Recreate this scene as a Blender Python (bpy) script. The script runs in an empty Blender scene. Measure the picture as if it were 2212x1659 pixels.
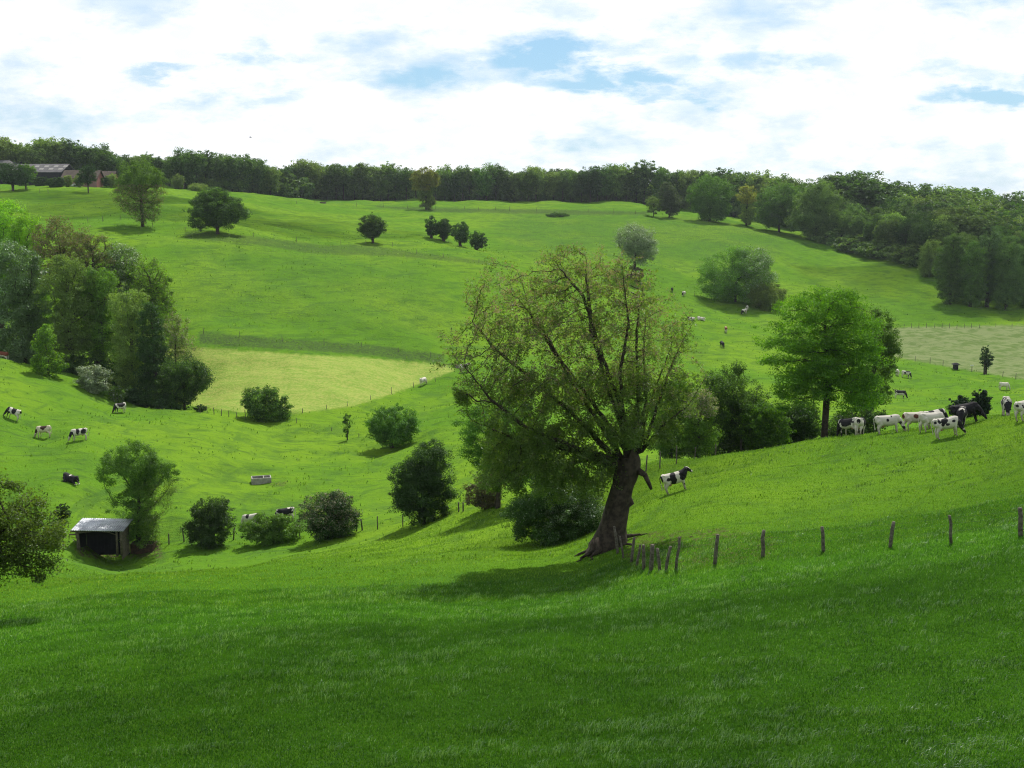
import bpy, math, random
import numpy as np
from mathutils import Vector, Matrix, kdtree

R = math.radians
SC = bpy.context.scene
COL = SC.collection
# ------------------------------------------------------------------ camera, sky, sun
FPX, PW, PH, PITCH = 2370.0, 2211.0, 1659.0, math.atan((829.5 - 470) / 2370.0)
CAMZ = 40.0
cam = bpy.data.objects.new('camera', bpy.data.cameras.new('camera'))
COL.objects.link(cam); SC.camera = cam
cam.location = (0, 0, CAMZ); cam.rotation_euler = (R(90) - PITCH, 0, 0)
cam.data.sensor_width = 36; cam.data.lens = 36 * FPX / PW
cam.data.clip_start = .2; cam.data.clip_end = 20000

SUN_AZ, SUN_EL = R(17), R(57)          # azimuth to the right of the view direction (+Y)
sunv = Vector((math.sin(SUN_AZ) * math.cos(SUN_EL), math.cos(SUN_AZ) * math.cos(SUN_EL), math.sin(SUN_EL)))
sl = bpy.data.lights.new('sun', 'SUN'); sl.energy = 5.0; sl.angle = R(.53); sl.color = (1, .95, .86)
sun = bpy.data.objects.new('sun', sl); COL.objects.link(sun)
sun.rotation_euler = sunv.to_track_quat('Z', 'Y').to_euler()

world = bpy.data.worlds.new('World'); SC.world = world; world.use_nodes = True
NT = world.node_tree; NT.nodes.clear()

class G:                                   # tiny node-graph helper
    def __init__(s, nt): s.nt = nt
    def n(s, t, **kw):
        x = s.nt.nodes.new(t)
        for k, v in kw.items(): setattr(x, k, v)
        return x
    def put(s, sock, v):
        if isinstance(v, bpy.types.NodeSocket): s.nt.links.new(v, sock)
        elif v is not None: sock.default_value = v
    def m(s, op, a, b=None, c=None, clamp=False):
        x = s.n('ShaderNodeMath', operation=op, use_clamp=clamp)
        s.put(x.inputs[0], a)
        if b is not None: s.put(x.inputs[1], b)
        if c is not None: s.put(x.inputs[2], c)
        return x.outputs[0]
    def mix(s, f, a, b):
        x = s.n('ShaderNodeMix', data_type='RGBA'); s.put(x.inputs[0], f)
        for sk, v in ((x.inputs[6], a), (x.inputs[7], b)):
            s.put(sk, v if isinstance(v, bpy.types.NodeSocket) else tuple(v) + (1,) * (4 - len(v)))
        return x.outputs[2]
    def noise(s, vec, scale, detail=4, rough=.55, dist=0., color=False):
        x = s.n('ShaderNodeTexNoise'); s.put(x.inputs['Vector'], vec)
        x.inputs['Scale'].default_value = scale; x.inputs['Detail'].default_value = detail
        x.inputs['Roughness'].default_value = rough; x.inputs['Distortion'].default_value = dist
        return x.outputs['Color'] if color else x.outputs['Fac']
    def ss(s, v, lo, hi):                  # smoothstep
        x = s.n('ShaderNodeMapRange', interpolation_type='SMOOTHSTEP')
        s.put(x.inputs[0], v); x.inputs[1].default_value = lo; x.inputs[2].default_value = hi
        return x.outputs[0]
    def xyz(s, x_, y_, z_):
        x = s.n('ShaderNodeCombineXYZ'); s.put(x.inputs[0], x_); s.put(x.inputs[1], y_); s.put(x.inputs[2], z_)
        return x.outputs[0]
    def sep(s, v):
        x = s.n('ShaderNodeSeparateXYZ'); s.put(x.inputs[0], v); return x.outputs

g = G(NT)
sky = g.n('ShaderNodeTexSky', sky_type='NISHITA', sun_disc=False)
sky.sun_elevation = SUN_EL; sky.sun_rotation = SUN_AZ; sky.air_density = 1.2; sky.ozone_density = 2.2; sky.dust_density = .3
skyc = g.n('ShaderNodeVectorMath', operation='MULTIPLY'); NT.links.new(sky.outputs[0], skyc.inputs[0])
skyc.inputs[1].default_value = (.115, .125, .125)
tc = g.n('ShaderNodeTexCoord').outputs['Generated']
dx, dy, dz = g.sep(tc)
dyc = g.m('MAXIMUM', g.m('ABSOLUTE', dy), .05)
A = g.m('DIVIDE', dx, dyc); T = g.m('DIVIDE', dz, dyc)
wn = g.noise(g.xyz(A, g.m('MULTIPLY', T, 3.), 0.), 13., 6, .65, color=True)
wx, wy, _ = g.sep(wn)
Aw = g.m('ADD', A, g.m('MULTIPLY', g.m('SUBTRACT', wx, .5), .16))
Tw = g.m('ADD', T, g.m('MULTIPLY', g.m('SUBTRACT', wy, .5), .055))
def sky_at(px, py):
    u = (px - PW / 2) / FPX; v = (PH / 2 - py) / FPX
    c, s_ = math.cos(PITCH), math.sin(PITCH)
    d = c + v * s_
    return u / d, (-s_ + v * c) / d
holes = [(1180, 118, 140, 26, 1.), (1330, 172, 180, 20, .95), (2130, 212, 110, 18, 1.), (350, 160, 70, 14, .6), (560, 135, 60, 30, .55),
         (850, 162, 90, 20, .55), (950, 165, 50, 22, .5), (560, 212, 70, 18, .45), (440, 210, 40, 14, .4), (1640, 130, 170, 24, .6),
         (1290, 250, 70, 30, .35), (1260, 308, 90, 14, .45), (1200, 40, 60, 26, .3), (90, 250, 300, 26, .35), (2130, 322, 110, 16, .3),
         (2110, 8, 60, 16, .35), (1660, 45, 60, 40, .25), (1900, 370, 500, 22, .35), (1440, 205, 90, 10, .6), (2060, 150, 120, 12, .35),
         (2220, 175, 120, 20, .5), (780, 85, 80, 30, .2), (1440, 60, 80, 20, .25)]
acc = None
for hx, hy, rx, ry, w in holes:
    a0, t0 = sky_at(hx, hy)
    ex = g.m('DIVIDE', g.m('SUBTRACT', Aw, a0), rx / FPX); ey = g.m('DIVIDE', g.m('SUBTRACT', Tw, t0), ry / FPX)
    e = g.m('ADD', g.m('MULTIPLY', ex, ex), g.m('MULTIPLY', ey, ey))
    h = g.m('MULTIPLY', g.m('EXPONENT', g.m('MULTIPLY', g.m('POWER', e, 1.4), -.6)), w)
    acc = h if acc is None else g.m('MAXIMUM', acc, h)
cn = g.noise(g.xyz(A, g.m('MULTIPLY', T, 2.6), 1.7), 7., 6, .6)
cn2 = g.noise(g.xyz(A, g.m('MULTIPLY', T, 2.2), 5.7), 26., 5, .6)
front = g.m('GREATER_THAN', dy, 0.)
acc = g.m('MULTIPLY', acc, front)
blue = g.m('ADD', g.m('MULTIPLY', acc, g.m('ADD', .25, g.ss(cn2, .25, .58))), g.m('MULTIPLY', g.ss(cn, .50, .72), .42), clamp=True)
# cloud brightness: white with faint grey-blue modelling
shade = g.m('ADD', g.m('MULTIPLY', g.ss(cn2, .42, .66), .5), g.m('MULTIPLY', g.ss(cn, .45, .65), .5), clamp=True)
cloudc = g.mix(shade, (1.04, 1.05, 1.06), (.74, .84, .94))
# higher up, away from the horizon, the clouds show their greyer undersides
hi = g.ss(dz, .25, .75)
cloudc = g.mix(hi, cloudc, (.44, .48, .53))
skyb = g.mix(.65, skyc.outputs[0], (.27, .50, .74))
mixc = g.mix(blue, cloudc, skyb)
bg = g.n('ShaderNodeBackground'); g.put(bg.inputs[0], mixc); bg.inputs[1].default_value = 1.0
NT.links.new(bg.outputs[0], g.n('ShaderNodeOutputWorld').inputs[0])
world.cycles.sampling_method = 'MANUAL'; world.cycles.sample_map_resolution = 512
SC.view_settings.view_transform = 'Standard'; SC.view_settings.look = 'None'
SC.view_settings.exposure = .15; SC.view_settings.gamma = 1
SC.cycles.use_denoising = True; SC.cycles.denoiser = 'OPENIMAGEDENOISE'; SC.cycles.denoising_prefilter = 'NONE'; SC.cycles.denoising_input_passes = 'RGB_ALBEDO_NORMAL'; SC.cycles.pixel_filter_type = 'BLACKMAN_HARRIS'; SC.cycles.filter_width = 1.15
SC.cycles.max_bounces = 6; SC.cycles.diffuse_bounces = 3; SC.cycles.transmission_bounces = 4
SC.cycles.transparent_max_bounces = 8; SC.cycles.volume_bounces = 0

# ------------------------------------------------------------------ helpers for objects
def tag(o, label=None, cat=None, group=None, kind=None):
    if label: o['label'] = label
    if cat: o['category'] = cat
    if group: o['group'] = group
    if kind: o['kind'] = kind
    return o
def empty(name, loc, label=None, cat=None, group=None, rz=0.):
    o = bpy.data.objects.new(name, None); COL.objects.link(o)
    o.location = loc; o.rotation_euler = (0, 0, rz); o.empty_display_size = .3
    return tag(o, label, cat, group)
def mesh_np(name, V, F=None, loops=None, starts=None, mats=(), midx=None, smooth=False):
    """V (n,3); F (m,k) uniform faces, or loops+starts for mixed ones"""
    me = bpy.data.meshes.new(name); V = np.ascontiguousarray(V, np.float32)
    me.vertices.add(len(V)); me.vertices.foreach_set('co', V.ravel())
    if F is not None:
        F = np.ascontiguousarray(F, np.int32); k = F.shape[1]; loops = F.ravel(); starts = np.arange(len(F), dtype=np.int32) * k
    me.loops.add(len(loops)); me.loops.foreach_set('vertex_index', np.ascontiguousarray(loops, np.int32))
    me.polygons.add(len(starts)); me.polygons.foreach_set('loop_start', np.ascontiguousarray(starts, np.int32))
    for m in mats: me.materials.append(m)
    if midx is not None: me.polygons.foreach_set('material_index', np.ascontiguousarray(midx, np.int32))
    me.polygons.foreach_set('use_smooth', np.full(len(starts), smooth))
    me.update(calc_edges=True)
    return me
def link(name, me, parent=None, loc=(0, 0, 0)):
    o = bpy.data.objects.new(name, me); COL.objects.link(o); o.parent = parent; o.location = loc
    return o
def dup(root, loc, rz=0., s=1., label=None, group=None, sz=None):
    r = root.copy(); COL.objects.link(r); r.location = loc; r.rotation_euler = (0, 0, rz); r.scale = (s, s, sz or s)
    if label: r['label'] = label
    if group: r['group'] = group
    for ch in list(root.children):
        c = ch.copy(); COL.objects.link(c); c.parent = r
        for k in ch.children:
            d = k.copy(); COL.objects.link(d); d.parent = c
    return r
class MB:                                  # collects simple solids into one mesh
    def __init__(s): s.v = []; s.f = []
    def add(s, vs, fs):
        o = len(s.v); s.v += [tuple(v) for v in vs]; s.f += [tuple(i + o for i in f) for f in fs]; return s
    def box(s, x0, x1, y0, y1, z0, z1, M=None):
        vs = [Vector((x, y, z)) for x in (x0, x1) for y in (y0, y1) for z in (z0, z1)]
        if M is not None: vs = [M @ v for v in vs]
        return s.add(vs, [(0, 1, 3, 2), (4, 6, 7, 5), (0, 4, 5, 1), (2, 3, 7, 6), (0, 2, 6, 4), (1, 5, 7, 3)])
    def tube(s, pts, rad, n=6):
        pts = [Vector(p) for p in pts]; rad = rad if hasattr(rad, '__len__') else [rad] * len(pts)
        vs = []; ref = Vector((.31, .87, .12))
        for i, p in enumerate(pts):
            d = (pts[min(i + 1, len(pts) - 1)] - pts[max(i - 1, 0)]).normalized()
            r = ref if abs(d.dot(ref)) < .9 else Vector((1, 0, 0))
            u = d.cross(r).normalized(); w = d.cross(u)
            vs += [p + (u * math.cos(k * 6.28318 / n) + w * math.sin(k * 6.28318 / n)) * rad[i] for k in range(n)]
        fs = [(i * n + k, i * n + (k + 1) % n, (i + 1) * n + (k + 1) % n, (i + 1) * n + k) for i in range(len(pts) - 1) for k in range(n)]
        fs += [tuple(range(n - 1, -1, -1)), tuple((len(pts) - 1) * n + k for k in range(n))]
        return s.add(vs, fs)
    def build(s, name, mat, parent=None, loc=(0, 0, 0), smooth=False):
        me = bpy.data.meshes.new(name); me.from_pydata(s.v, [], s.f); me.materials.append(mat)
        if smooth: me.polygons.foreach_set('use_smooth', [True] * len(me.polygons))
        me.update(); return link(name, me, parent, loc)
def mat(name, col, rough=.9, noise=0., nscale=3., col2=None, bump=0., spec=.2, metal=0.):
    m = bpy.data.materials.new(name); m.use_nodes = True; nt = m.node_tree; nt.nodes.clear(); q = G(nt)
    b = q.n('ShaderNodeBsdfPrincipled'); b.inputs['Roughness'].default_value = rough; b.inputs['Metallic'].default_value = metal
    b.inputs['Specular IOR Level'].default_value = spec
    o = q.n('ShaderNodeTexCoord').outputs['Object']
    nf = q.noise(o, nscale, 6, .6)
    c2 = col2 or tuple(c * (1 - noise) for c in col)
    q.put(b.inputs['Base Color'], q.mix(q.ss(nf, .35, .65), col, c2))
    if bump:
        bp = q.n('ShaderNodeBump'); bp.inputs['Strength'].default_value = bump; q.put(bp.inputs['Height'], q.noise(o, nscale * 4, 5)); bp.inputs['Distance'].default_value = .03
        nt.links.new(bp.outputs[0], b.inputs['Normal'])
    nt.links.new(b.outputs[0], q.n('ShaderNodeOutputMaterial').inputs[0])
    return m

# ------------------------------------------------------------------ terrain
CP, SP = math.cos(PITCH), math.sin(PITCH)
def ray(px, py):
    u = (px - PW / 2) / FPX; v = (PH / 2 - py) / FPX; d = CP + v * SP
    return u / d, (-SP + v * CP) / d
ctrl = """
0 1659 22;550 1659 20.5;1100 1659 20;1650 1659 19.5;2211 1659 18.5;-250 1659 23;2460 1659 18
0 1430 32;550 1420 31;1100 1410 30;1650 1400 29;2211 1380 28
0 1300 50;500 1300 47;1000 1300 44;1400 1290 39;1800 1270 36;2211 1240 34;-250 1300 52;2460 1230 33
0 1240 72;300 1235 66;600 1222 65;900 1210 60;1150 1215 54
0 1215 86;220 1198 91;360 1188 91;500 1179 91;650 1165 90;815 1145 88;920 1132 86;1000 1114 83;1080 1098 80;1200 1165 66;1310 1183 54;1250 1230 51
1380 1233 46;1462 1228 45;1545 1218 45;1645 1200 45;1777 1190 45;1922 1180 44;2052 1172 43;2200 1158 42;2460 1135 41
1290 1095 72;1465 1062 66;1700 1100 56;2000 1080 54;2211 1050 52;2460 1030 51;1500 1130 54;1800 1020 64;2100 985 62
1400 1012 76;1500 990 78;1600 974 78;1700 960 77;1800 946 76;1900 937 75;2000 925 74;2100 908 73;2211 892 72;2460 860 70
1500 1005 92;1600 992 92;1800 968 90;2000 952 90;2211 930 92;2460 900 90
1500 985 118;1700 950 118;1900 925 120;2100 905 118;2350 890 118
1600 880 160;1800 875 155;1945 862 168;2167 842 185;1955 815 205;2350 840 180
1910 770 240;2050 792 225;2211 820 210;2400 840 200;1950 707 290;2211 703 290;2450 705 290
2000 640 325;2211 662 322;2300 668 318;2450 670 318;2010 580 352;1900 560 372;1800 535 395;1750 510 415;1700 500 435;2211 610 380;2450 620 380
2010 500 460;2211 520 460;2450 530 460;1900 480 500;2100 478 560;2450 485 560
1600 780 215;1600 720 245;1600 680 275;1520 637 300;1650 665 285;1750 690 280;1370 605 285;1300 640 260;1200 700 225;1300 740 215;1250 800 180;1150 850 155
1500 570 340;1600 560 345;1700 545 370;1500 480 420;1600 485 425;1400 470 428;1400 461 440;1200 457 448;1060 453 452;920 450 455;820 447 455;1300 500 385;1100 500 375;1150 560 300
1380 440 505;1240 436 515;1100 433 520;900 431 520;650 430 510;1480 462 480;1600 470 490;1750 485 480;1100 428 620;1500 445 620;700 426 620;1900 460 620;2200 470 640
0 400 400;100 402 392;250 404 400;400 410 425;550 421 445;190 418 358;30 412 362;-200 398 400;0 392 500;300 398 500;-200 390 520
0 460 300;-200 470 290;310 490 268;470 507 262;600 490 320;650 460 380;150 480 285;700 480 350
805 526 300;540 510 265;700 528 285;930 512 325;1030 543 305;900 550 270;1060 566 272;950 460 430;850 470 410
0 560 225;200 530 240;400 560 232;600 590 228;800 600 232;1000 600 245;600 700 198;450 690 196;850 700 204;1000 720 208
430 722 188;600 738 186;800 750 189;930 775 190;430 752 181;600 762 180;800 772 183;950 790 187
450 790 176;640 889 150;800 865 158;915 832 178;1000 800 186;1050 830 168;500 850 160
575 907 147;750 950 134;850 965 129;700 925 141;950 940 130;1030 900 140
0 782 150;150 822 148;220 850 147;280 867 146;360 885 145;450 893 146;-200 740 152
100 800 172;280 838 170;0 760 175;-200 720 180;380 835 172
28 905 122;95 945 118;172 950 114;258 890 138;400 930 130;-200 880 122
600 1000 120;565 1046 111;300 1000 111;50 1040 103;-200 1030 100;600 1120 98;150 1120 93;900 1050 106;1000 1000 112;1080 1020 100;400 1120 97;800 1090 99
"""
pts = []
for ln in ctrl.strip().replace('\n', ';').split(';'):
    px, py, d = map(float, ln.split()); a, t = ray(px, py); pts.append((a, math.log(d), t))
pts = np.array(pts); KA = 2.6
def _U(r2): return r2 * np.log(r2 + 1e-12)
_n = len(pts); PX_ = np.stack([pts[:, 0] * KA, pts[:, 1]], 1)
_K = _U(((PX_[:, None] - PX_[None]) ** 2).sum(-1)) + np.eye(_n) * 2e-4
_P = np.concatenate([np.ones((_n, 1)), PX_], 1)
_M = np.block([[_K, _P], [_P.T, np.zeros((3, 3))]])
_W = np.linalg.solve(_M, np.concatenate([pts[:, 2], np.zeros(3)]))
def tps(a, L):
    a = np.asarray(a, float).ravel(); L = np.asarray(L, float).ravel(); out = np.empty(len(a))
    for i in range(0, len(a), 20000):
        q = np.stack([a[i:i + 20000] * KA, L[i:i + 20000]], 1)
        out[i:i + 20000] = _U(((q[:, None] - PX_[None]) ** 2).sum(-1)) @ _W[:_n] + _W[_n] + q @ _W[_n + 1:]
    return out
_wr = np.random.RandomState(7)
_wk = [(2 * math.pi / L * math.cos(t_), 2 * math.pi / L * math.sin(t_), p_, am) for L, am, n_ in ((31, .10, 7), (13, .05, 7), (5.5, .028, 8), (2.6, .014, 8))
       for t_, p_ in zip(_wr.rand(n_) * 6.28, _wr.rand(n_) * 6.28)]
def wob(x, y):                              # gentle unevenness of the land
    s = 0
    for kx, ky, p_, am in _wk: s = s + am * np.sin(kx * x + ky * y + p_ + 1.5 * np.sin(ky * .37 * x - kx * .41 * y))
    return s * np.clip(np.maximum(y, 1.) / 120., .15, 1.3)
def ground(x, y, rough=True):
    x = np.atleast_1d(np.asarray(x, float)); y = np.atleast_1d(np.asarray(y, float))
    yc = np.clip(y, 18., 640.); a = np.clip(x / np.maximum(y, 18.), -.62, .62)
    z = tps(a, np.log(yc)) * yc
    z = np.where(y < 18., -1.65 + np.clip(y, -20., 18.) / 18. * (z + 1.65), z)
    z = z - np.clip((y - 640.) * .02, 0, 60)
    if rough: z = z + wob(x, y)
    return z + CAMZ
def gz(x, y): return float(ground(x, y)[0])
def at(px, d, py=None):
    """point on the ground in column px at forward distance d (searched near d so that it shows at row py)"""
    if py is None:
        a, _ = ray(px, 700); x = a * d
        return Vector((x, d, gz(x, d)))
    ds = np.linspace(d * .86, d * 1.14, 121); a, t = ray(px, py)
    z = ground(a * ds, ds) - CAMZ; err = np.abs(z / ds - t) + np.abs(np.log(ds / d)) * .004
    i = int(np.argmin(err)); return Vector((a * ds[i], ds[i], z[i] + CAMZ))
def to_px(x, y, z):
    z = z - CAMZ; dep = y * CP - z * SP
    return PW / 2 + FPX * x / dep, PH / 2 - FPX * (y * SP + z * CP) / dep

def inpoly(px, py, poly):
    c = np.zeros(px.shape, bool); n = len(poly)
    for i in range(n):
        x0, y0 = poly[i]; x1, y1 = poly[(i + 1) % n]
        if y0 == y1: continue
        k = ((y0 > py) != (y1 > py)) & (px < (x1 - x0) * (py - y0) / (y1 - y0) + x0); c ^= k
    return c
na, nl = 560, 760
aa = np.concatenate([np.linspace(-2.4, -.64, 24)[:-1], np.linspace(-.64, .64, na), np.linspace(.64, 2.4, 24)[1:]])
yy = np.concatenate([[-60, -20, 0.], np.exp(np.linspace(math.log(3), math.log(16), 20))[:-1], np.exp(np.linspace(math.log(16), math.log(560), nl)), [600, 680, 800, 1000]])
AAg, YYg = np.meshgrid(aa, yy); XXg = AAg * np.maximum(YYg, 30.) ; nr, nc = XXg.shape
ZZg = ground(XXg.ravel(), YYg.ravel()).reshape(nr, nc)
idx = np.arange(nr * nc).reshape(nr, nc)
F = np.stack([idx[:-1, :-1], idx[:-1, 1:], idx[1:, 1:], idx[1:, :-1]], -1).reshape(-1, 4)
GV = np.stack([XXg.ravel(), YYg.ravel(), ZZg.ravel()], 1)

gpx, gpy = to_px(GV[:, 0], np.maximum(GV[:, 1], 5), GV[:, 2]); gd = GV[:, 1]
_zr = np.random.RandomState(3); _jx = _zr.randn(5, len(gd)) * 2.2; _jy = _zr.randn(5, len(gd)) * 1.2
def zone(poly, d0, d1, soft=1.):
    k = (gd > d0) & (gd < d1)
    return sum((inpoly(gpx + _jx[i] * soft, gpy + _jy[i] * soft, poly) & k).astype(np.float32) for i in range(5)) / 5
hay = zone([(300, 745), (430, 751), (600, 763), (760, 771), (960, 788), (985, 798), (930, 820), (850, 850), (760, 878), (640, 892), (520, 890), (440, 880), (300, 860)], 140, 200)
pale = zone([(1880, 712), (1950, 707), (2211, 702), (2500, 700), (2500, 850), (2211, 820), (2050, 793), (1880, 762)], 190, 305)
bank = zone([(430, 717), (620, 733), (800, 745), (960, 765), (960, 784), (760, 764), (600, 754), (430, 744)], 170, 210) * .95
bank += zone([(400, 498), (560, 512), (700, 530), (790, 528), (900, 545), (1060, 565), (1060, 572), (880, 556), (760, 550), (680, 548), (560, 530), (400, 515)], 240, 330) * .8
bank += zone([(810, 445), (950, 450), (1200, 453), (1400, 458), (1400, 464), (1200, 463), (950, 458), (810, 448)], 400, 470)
lush = (1 - np.clip((gd - 42 - 22 * np.clip(-GV[:, 0] / 25., 0, 1)) / 20, 0, 1)).astype(np.float32)
soil = zone([(1360, 1150), (1560, 1140), (1700, 1165), (1640, 1215), (1450, 1232), (1340, 1225)], 40, 62) * .8
soil += zone([(160, 1172), (345, 1172), (350, 1205), (200, 1206), (165, 1198)], 80, 100) * 1.4
soil += zone([(585, 1042), (620, 1040), (615, 1050), (585, 1050)], 100, 120)
rough_ = zone([(1060, 460), (1480, 470), (1700, 500), (1700, 560), (1400, 575), (1100, 540)], 280, 450, 12)
rough_ += zone([(380, 510), (900, 560), (1000, 720), (400, 700)], 190, 280, 12) * .5
def att(me, name, arr):
    a = me.attributes.new(name, 'FLOAT', 'POINT'); a.data.foreach_set('value', np.ascontiguousarray(np.clip(arr, 0, 1), np.float32))

gm = bpy.data.materials.new('pasture'); gm.use_nodes = True; nt = gm.node_tree; nt.nodes.clear(); q = G(nt)
P = q.n('ShaderNodeNewGeometry').outputs['Position']
def fa(n):
    x = q.n('ShaderNodeAttribute', attribute_name=n); return x.outputs['Fac']
n1 = q.noise(P, .035, 2, .6); n2 = q.noise(P, .35, 3, .65); n3 = q.noise(P, 2.6, 3, .7); n4 = q.noise(P, 11., 2, .7)
sx, sy, sz = q.sep(P)
stretch = q.xyz(q.m('MULTIPLY', sx, .22), sy, sz); n5 = q.noise(stretch, 1.1, 4, .6)
base = q.mix(q.ss(n1, .38, .62), (.128, .234, .018), (.088, .194, .016))
base = q.mix(q.m('MULTIPLY', q.ss(n2, .42, .68), .5), base, (.055, .125, .022))
base = q.mix(q.m('MULTIPLY', q.ss(n3, .52, .75), .35), base, (.18, .255, .035))
base = q.mix(q.m('MULTIPLY', q.ss(n5, .54, .68), .55), base, (.042, .092, .022))
n6 = q.noise(q.xyz(q.m('MULTIPLY', sx, .07), q.m('MULTIPLY', sy, .07), q.m('MULTIPLY', sz, 1.3)), 1.6, 3, .6)
base = q.mix(q.m('MULTIPLY', q.ss(q.m('ADD', q.m('MULTIPLY', n6, .75), q.m('MULTIPLY', n3, .25)), .53, .62), .5), base, (.050, .112, .024))
base = q.mix(q.m('MULTIPLY', fa('rough'), q.ss(n3, .42, .66)), base, (.05, .10, .03))
base = q.mix(q.m('MULTIPLY', fa('lush'), .75), base, q.mix(q.ss(n4, .35, .7), (.030, .104, .008), (.060, .155, .014)))
hayc = q.mix(q.ss(q.m('ADD', q.m('MULTIPLY', n5, .4), q.m('MULTIPLY', n3, .6)), .40, .60), (.275, .315, .080), (.165, .265, .045))
base = q.mix(fa('hay'), base, hayc)
palec = q.mix(q.ss(n2, .42, .62), (.160, .200, .085), (.100, .150, .046))
base = q.mix(fa('pale'), base, palec)
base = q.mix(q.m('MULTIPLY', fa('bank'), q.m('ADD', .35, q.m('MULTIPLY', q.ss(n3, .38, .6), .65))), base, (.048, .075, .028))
base = q.mix(q.m('MULTIPLY', fa('soil'), q.ss(n3, .42, .62)), base, (.085, .075, .04))
bs = q.n('ShaderNodeBsdfDiffuse'); q.put(bs.inputs['Color'], base)
bp = q.n('ShaderNodeBump'); bp.inputs['Strength'].default_value = .9; bp.inputs['Distance'].default_value = .22
q.put(bp.inputs['Height'], n3); nt.links.new(bp.outputs[0], bs.inputs['Normal'])
nt.links.new(bs.outputs[0], q.n('ShaderNodeOutputMaterial').inputs[0])
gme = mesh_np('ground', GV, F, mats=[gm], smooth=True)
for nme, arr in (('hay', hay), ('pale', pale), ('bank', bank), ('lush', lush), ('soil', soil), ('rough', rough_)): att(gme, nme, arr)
tag(link('ground', gme), kind='structure')

# ------------------------------------------------------------------ trees
def leafmat(name, c1, c2, trans=.42, gloss=.02):
    m = bpy.data.materials.new(name); m.use_nodes = True; nt = m.node_tree; nt.nodes.clear(); q = G(nt)
    geo = q.n('ShaderNodeNewGeometry'); r = geo.outputs['Random Per Island']; oi = q.n('ShaderNodeObjectInfo').outputs['Random']
    o = q.n('ShaderNodeTexCoord').outputs['Object']
    f = q.m('ADD', q.m('MULTIPLY', r, .65), q.m('MULTIPLY', q.ss(q.noise(o, .55, 2), .35, .65), .35))
    c = q.mix(f, tuple(v * .62 for v in c1), tuple(v * 1.22 for v in c2))
    hs = q.n('ShaderNodeHueSaturation'); q.put(hs.inputs['Color'], c)
    q.put(hs.inputs['Value'], q.m('ADD', .76, q.m('MULTIPLY', oi, .52)))
    q.put(hs.inputs['Hue'], q.m('ADD', .49, q.m('MULTIPLY', q.m('FRACT', q.m('MULTIPLY', oi, 7.3)), .02)))
    c = hs.outputs[0]
    d = q.n('ShaderNodeBsdfDiffuse'); q.put(d.inputs[0], c)
    tr = q.n('ShaderNodeBsdfTranslucent'); tcol = q.n('ShaderNodeVectorMath', operation='MULTIPLY'); q.put(tcol.inputs[0], c); tcol.inputs[1].default_value = (1.5, 1.6, .5)
    q.put(tr.inputs[0], tcol.outputs[0])
    a = q.n('ShaderNodeMixShader'); a.inputs[0].default_value = trans; nt.links.new(d.outputs[0], a.inputs[1]); nt.links.new(tr.outputs[0], a.inputs[2])
    gl = q.n('ShaderNodeBsdfGlossy'); gl.inputs['Roughness'].default_value = .45; gl.inputs[0].default_value = (.9, .95, 1, 1)
    b = q.n('ShaderNodeMixShader'); b.inputs[0].default_value = gloss; nt.links.new(a.outputs[0], b.inputs[1]); nt.links.new(gl.outputs[0], b.inputs[2])
    nt.links.new(b.outputs[0], q.n('ShaderNodeOutputMaterial').inputs[0])
    return m
LM = {
 'wood': leafmat('leaf_wood', (0.062, 0.126, 0.029), (0.120, 0.202, 0.048)),
 'woodpale': leafmat('leaf_wood_pale', (0.109, 0.190, 0.043), (0.186, 0.278, 0.065)),
 'dark': leafmat('leaf_dark', (0.028, 0.076, 0.015), (0.059, 0.121, 0.022)),
 'mid': leafmat('leaf_mid', (0.060, 0.145, 0.015), (0.115, 0.232, 0.025)),
 'bluegreen': leafmat('leaf_bluegreen', (0.057, 0.149, 0.023), (0.123, 0.232, 0.043), gloss=.08),
 'bright': leafmat('leaf_bright', (0.100, 0.228, 0.010), (0.193, 0.356, 0.018), trans=.5),
 'beech': leafmat('leaf_beech', (0.070, 0.186, 0.007), (0.154, 0.310, 0.013), trans=.5),
 'olive': leafmat('leaf_olive', (0.100, 0.162, 0.033), (0.161, 0.232, 0.050)),
 'brown': leafmat('leaf_brown', (0.161, 0.124, 0.075), (0.266, 0.207, 0.138), trans=.3),
 'silver': leafmat('leaf_silver', (0.096, 0.149, 0.057), (0.192, 0.254, 0.115), trans=.3, gloss=.1),
 'pinkish': leafmat('leaf_blossom', (0.154, 0.159, 0.106), (0.322, 0.297, 0.225), trans=.3),
 'yellow': leafmat('leaf_yellow', (0.161, 0.193, 0.031), (0.266, 0.283, 0.050), trans=.45),
 'conifer': leafmat('leaf_conifer', (0.014, 0.039, 0.015), (0.028, 0.063, 0.022), trans=.1),
}
BARK = mat('bark', (.070, .055, .042), .95, nscale=3.5, col2=(.028, .023, .018), bump=1.)
BARKP = mat('bark_grey', (.12, .105, .085), .95, nscale=2.5, col2=(.05, .045, .036), bump=.8)

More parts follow.
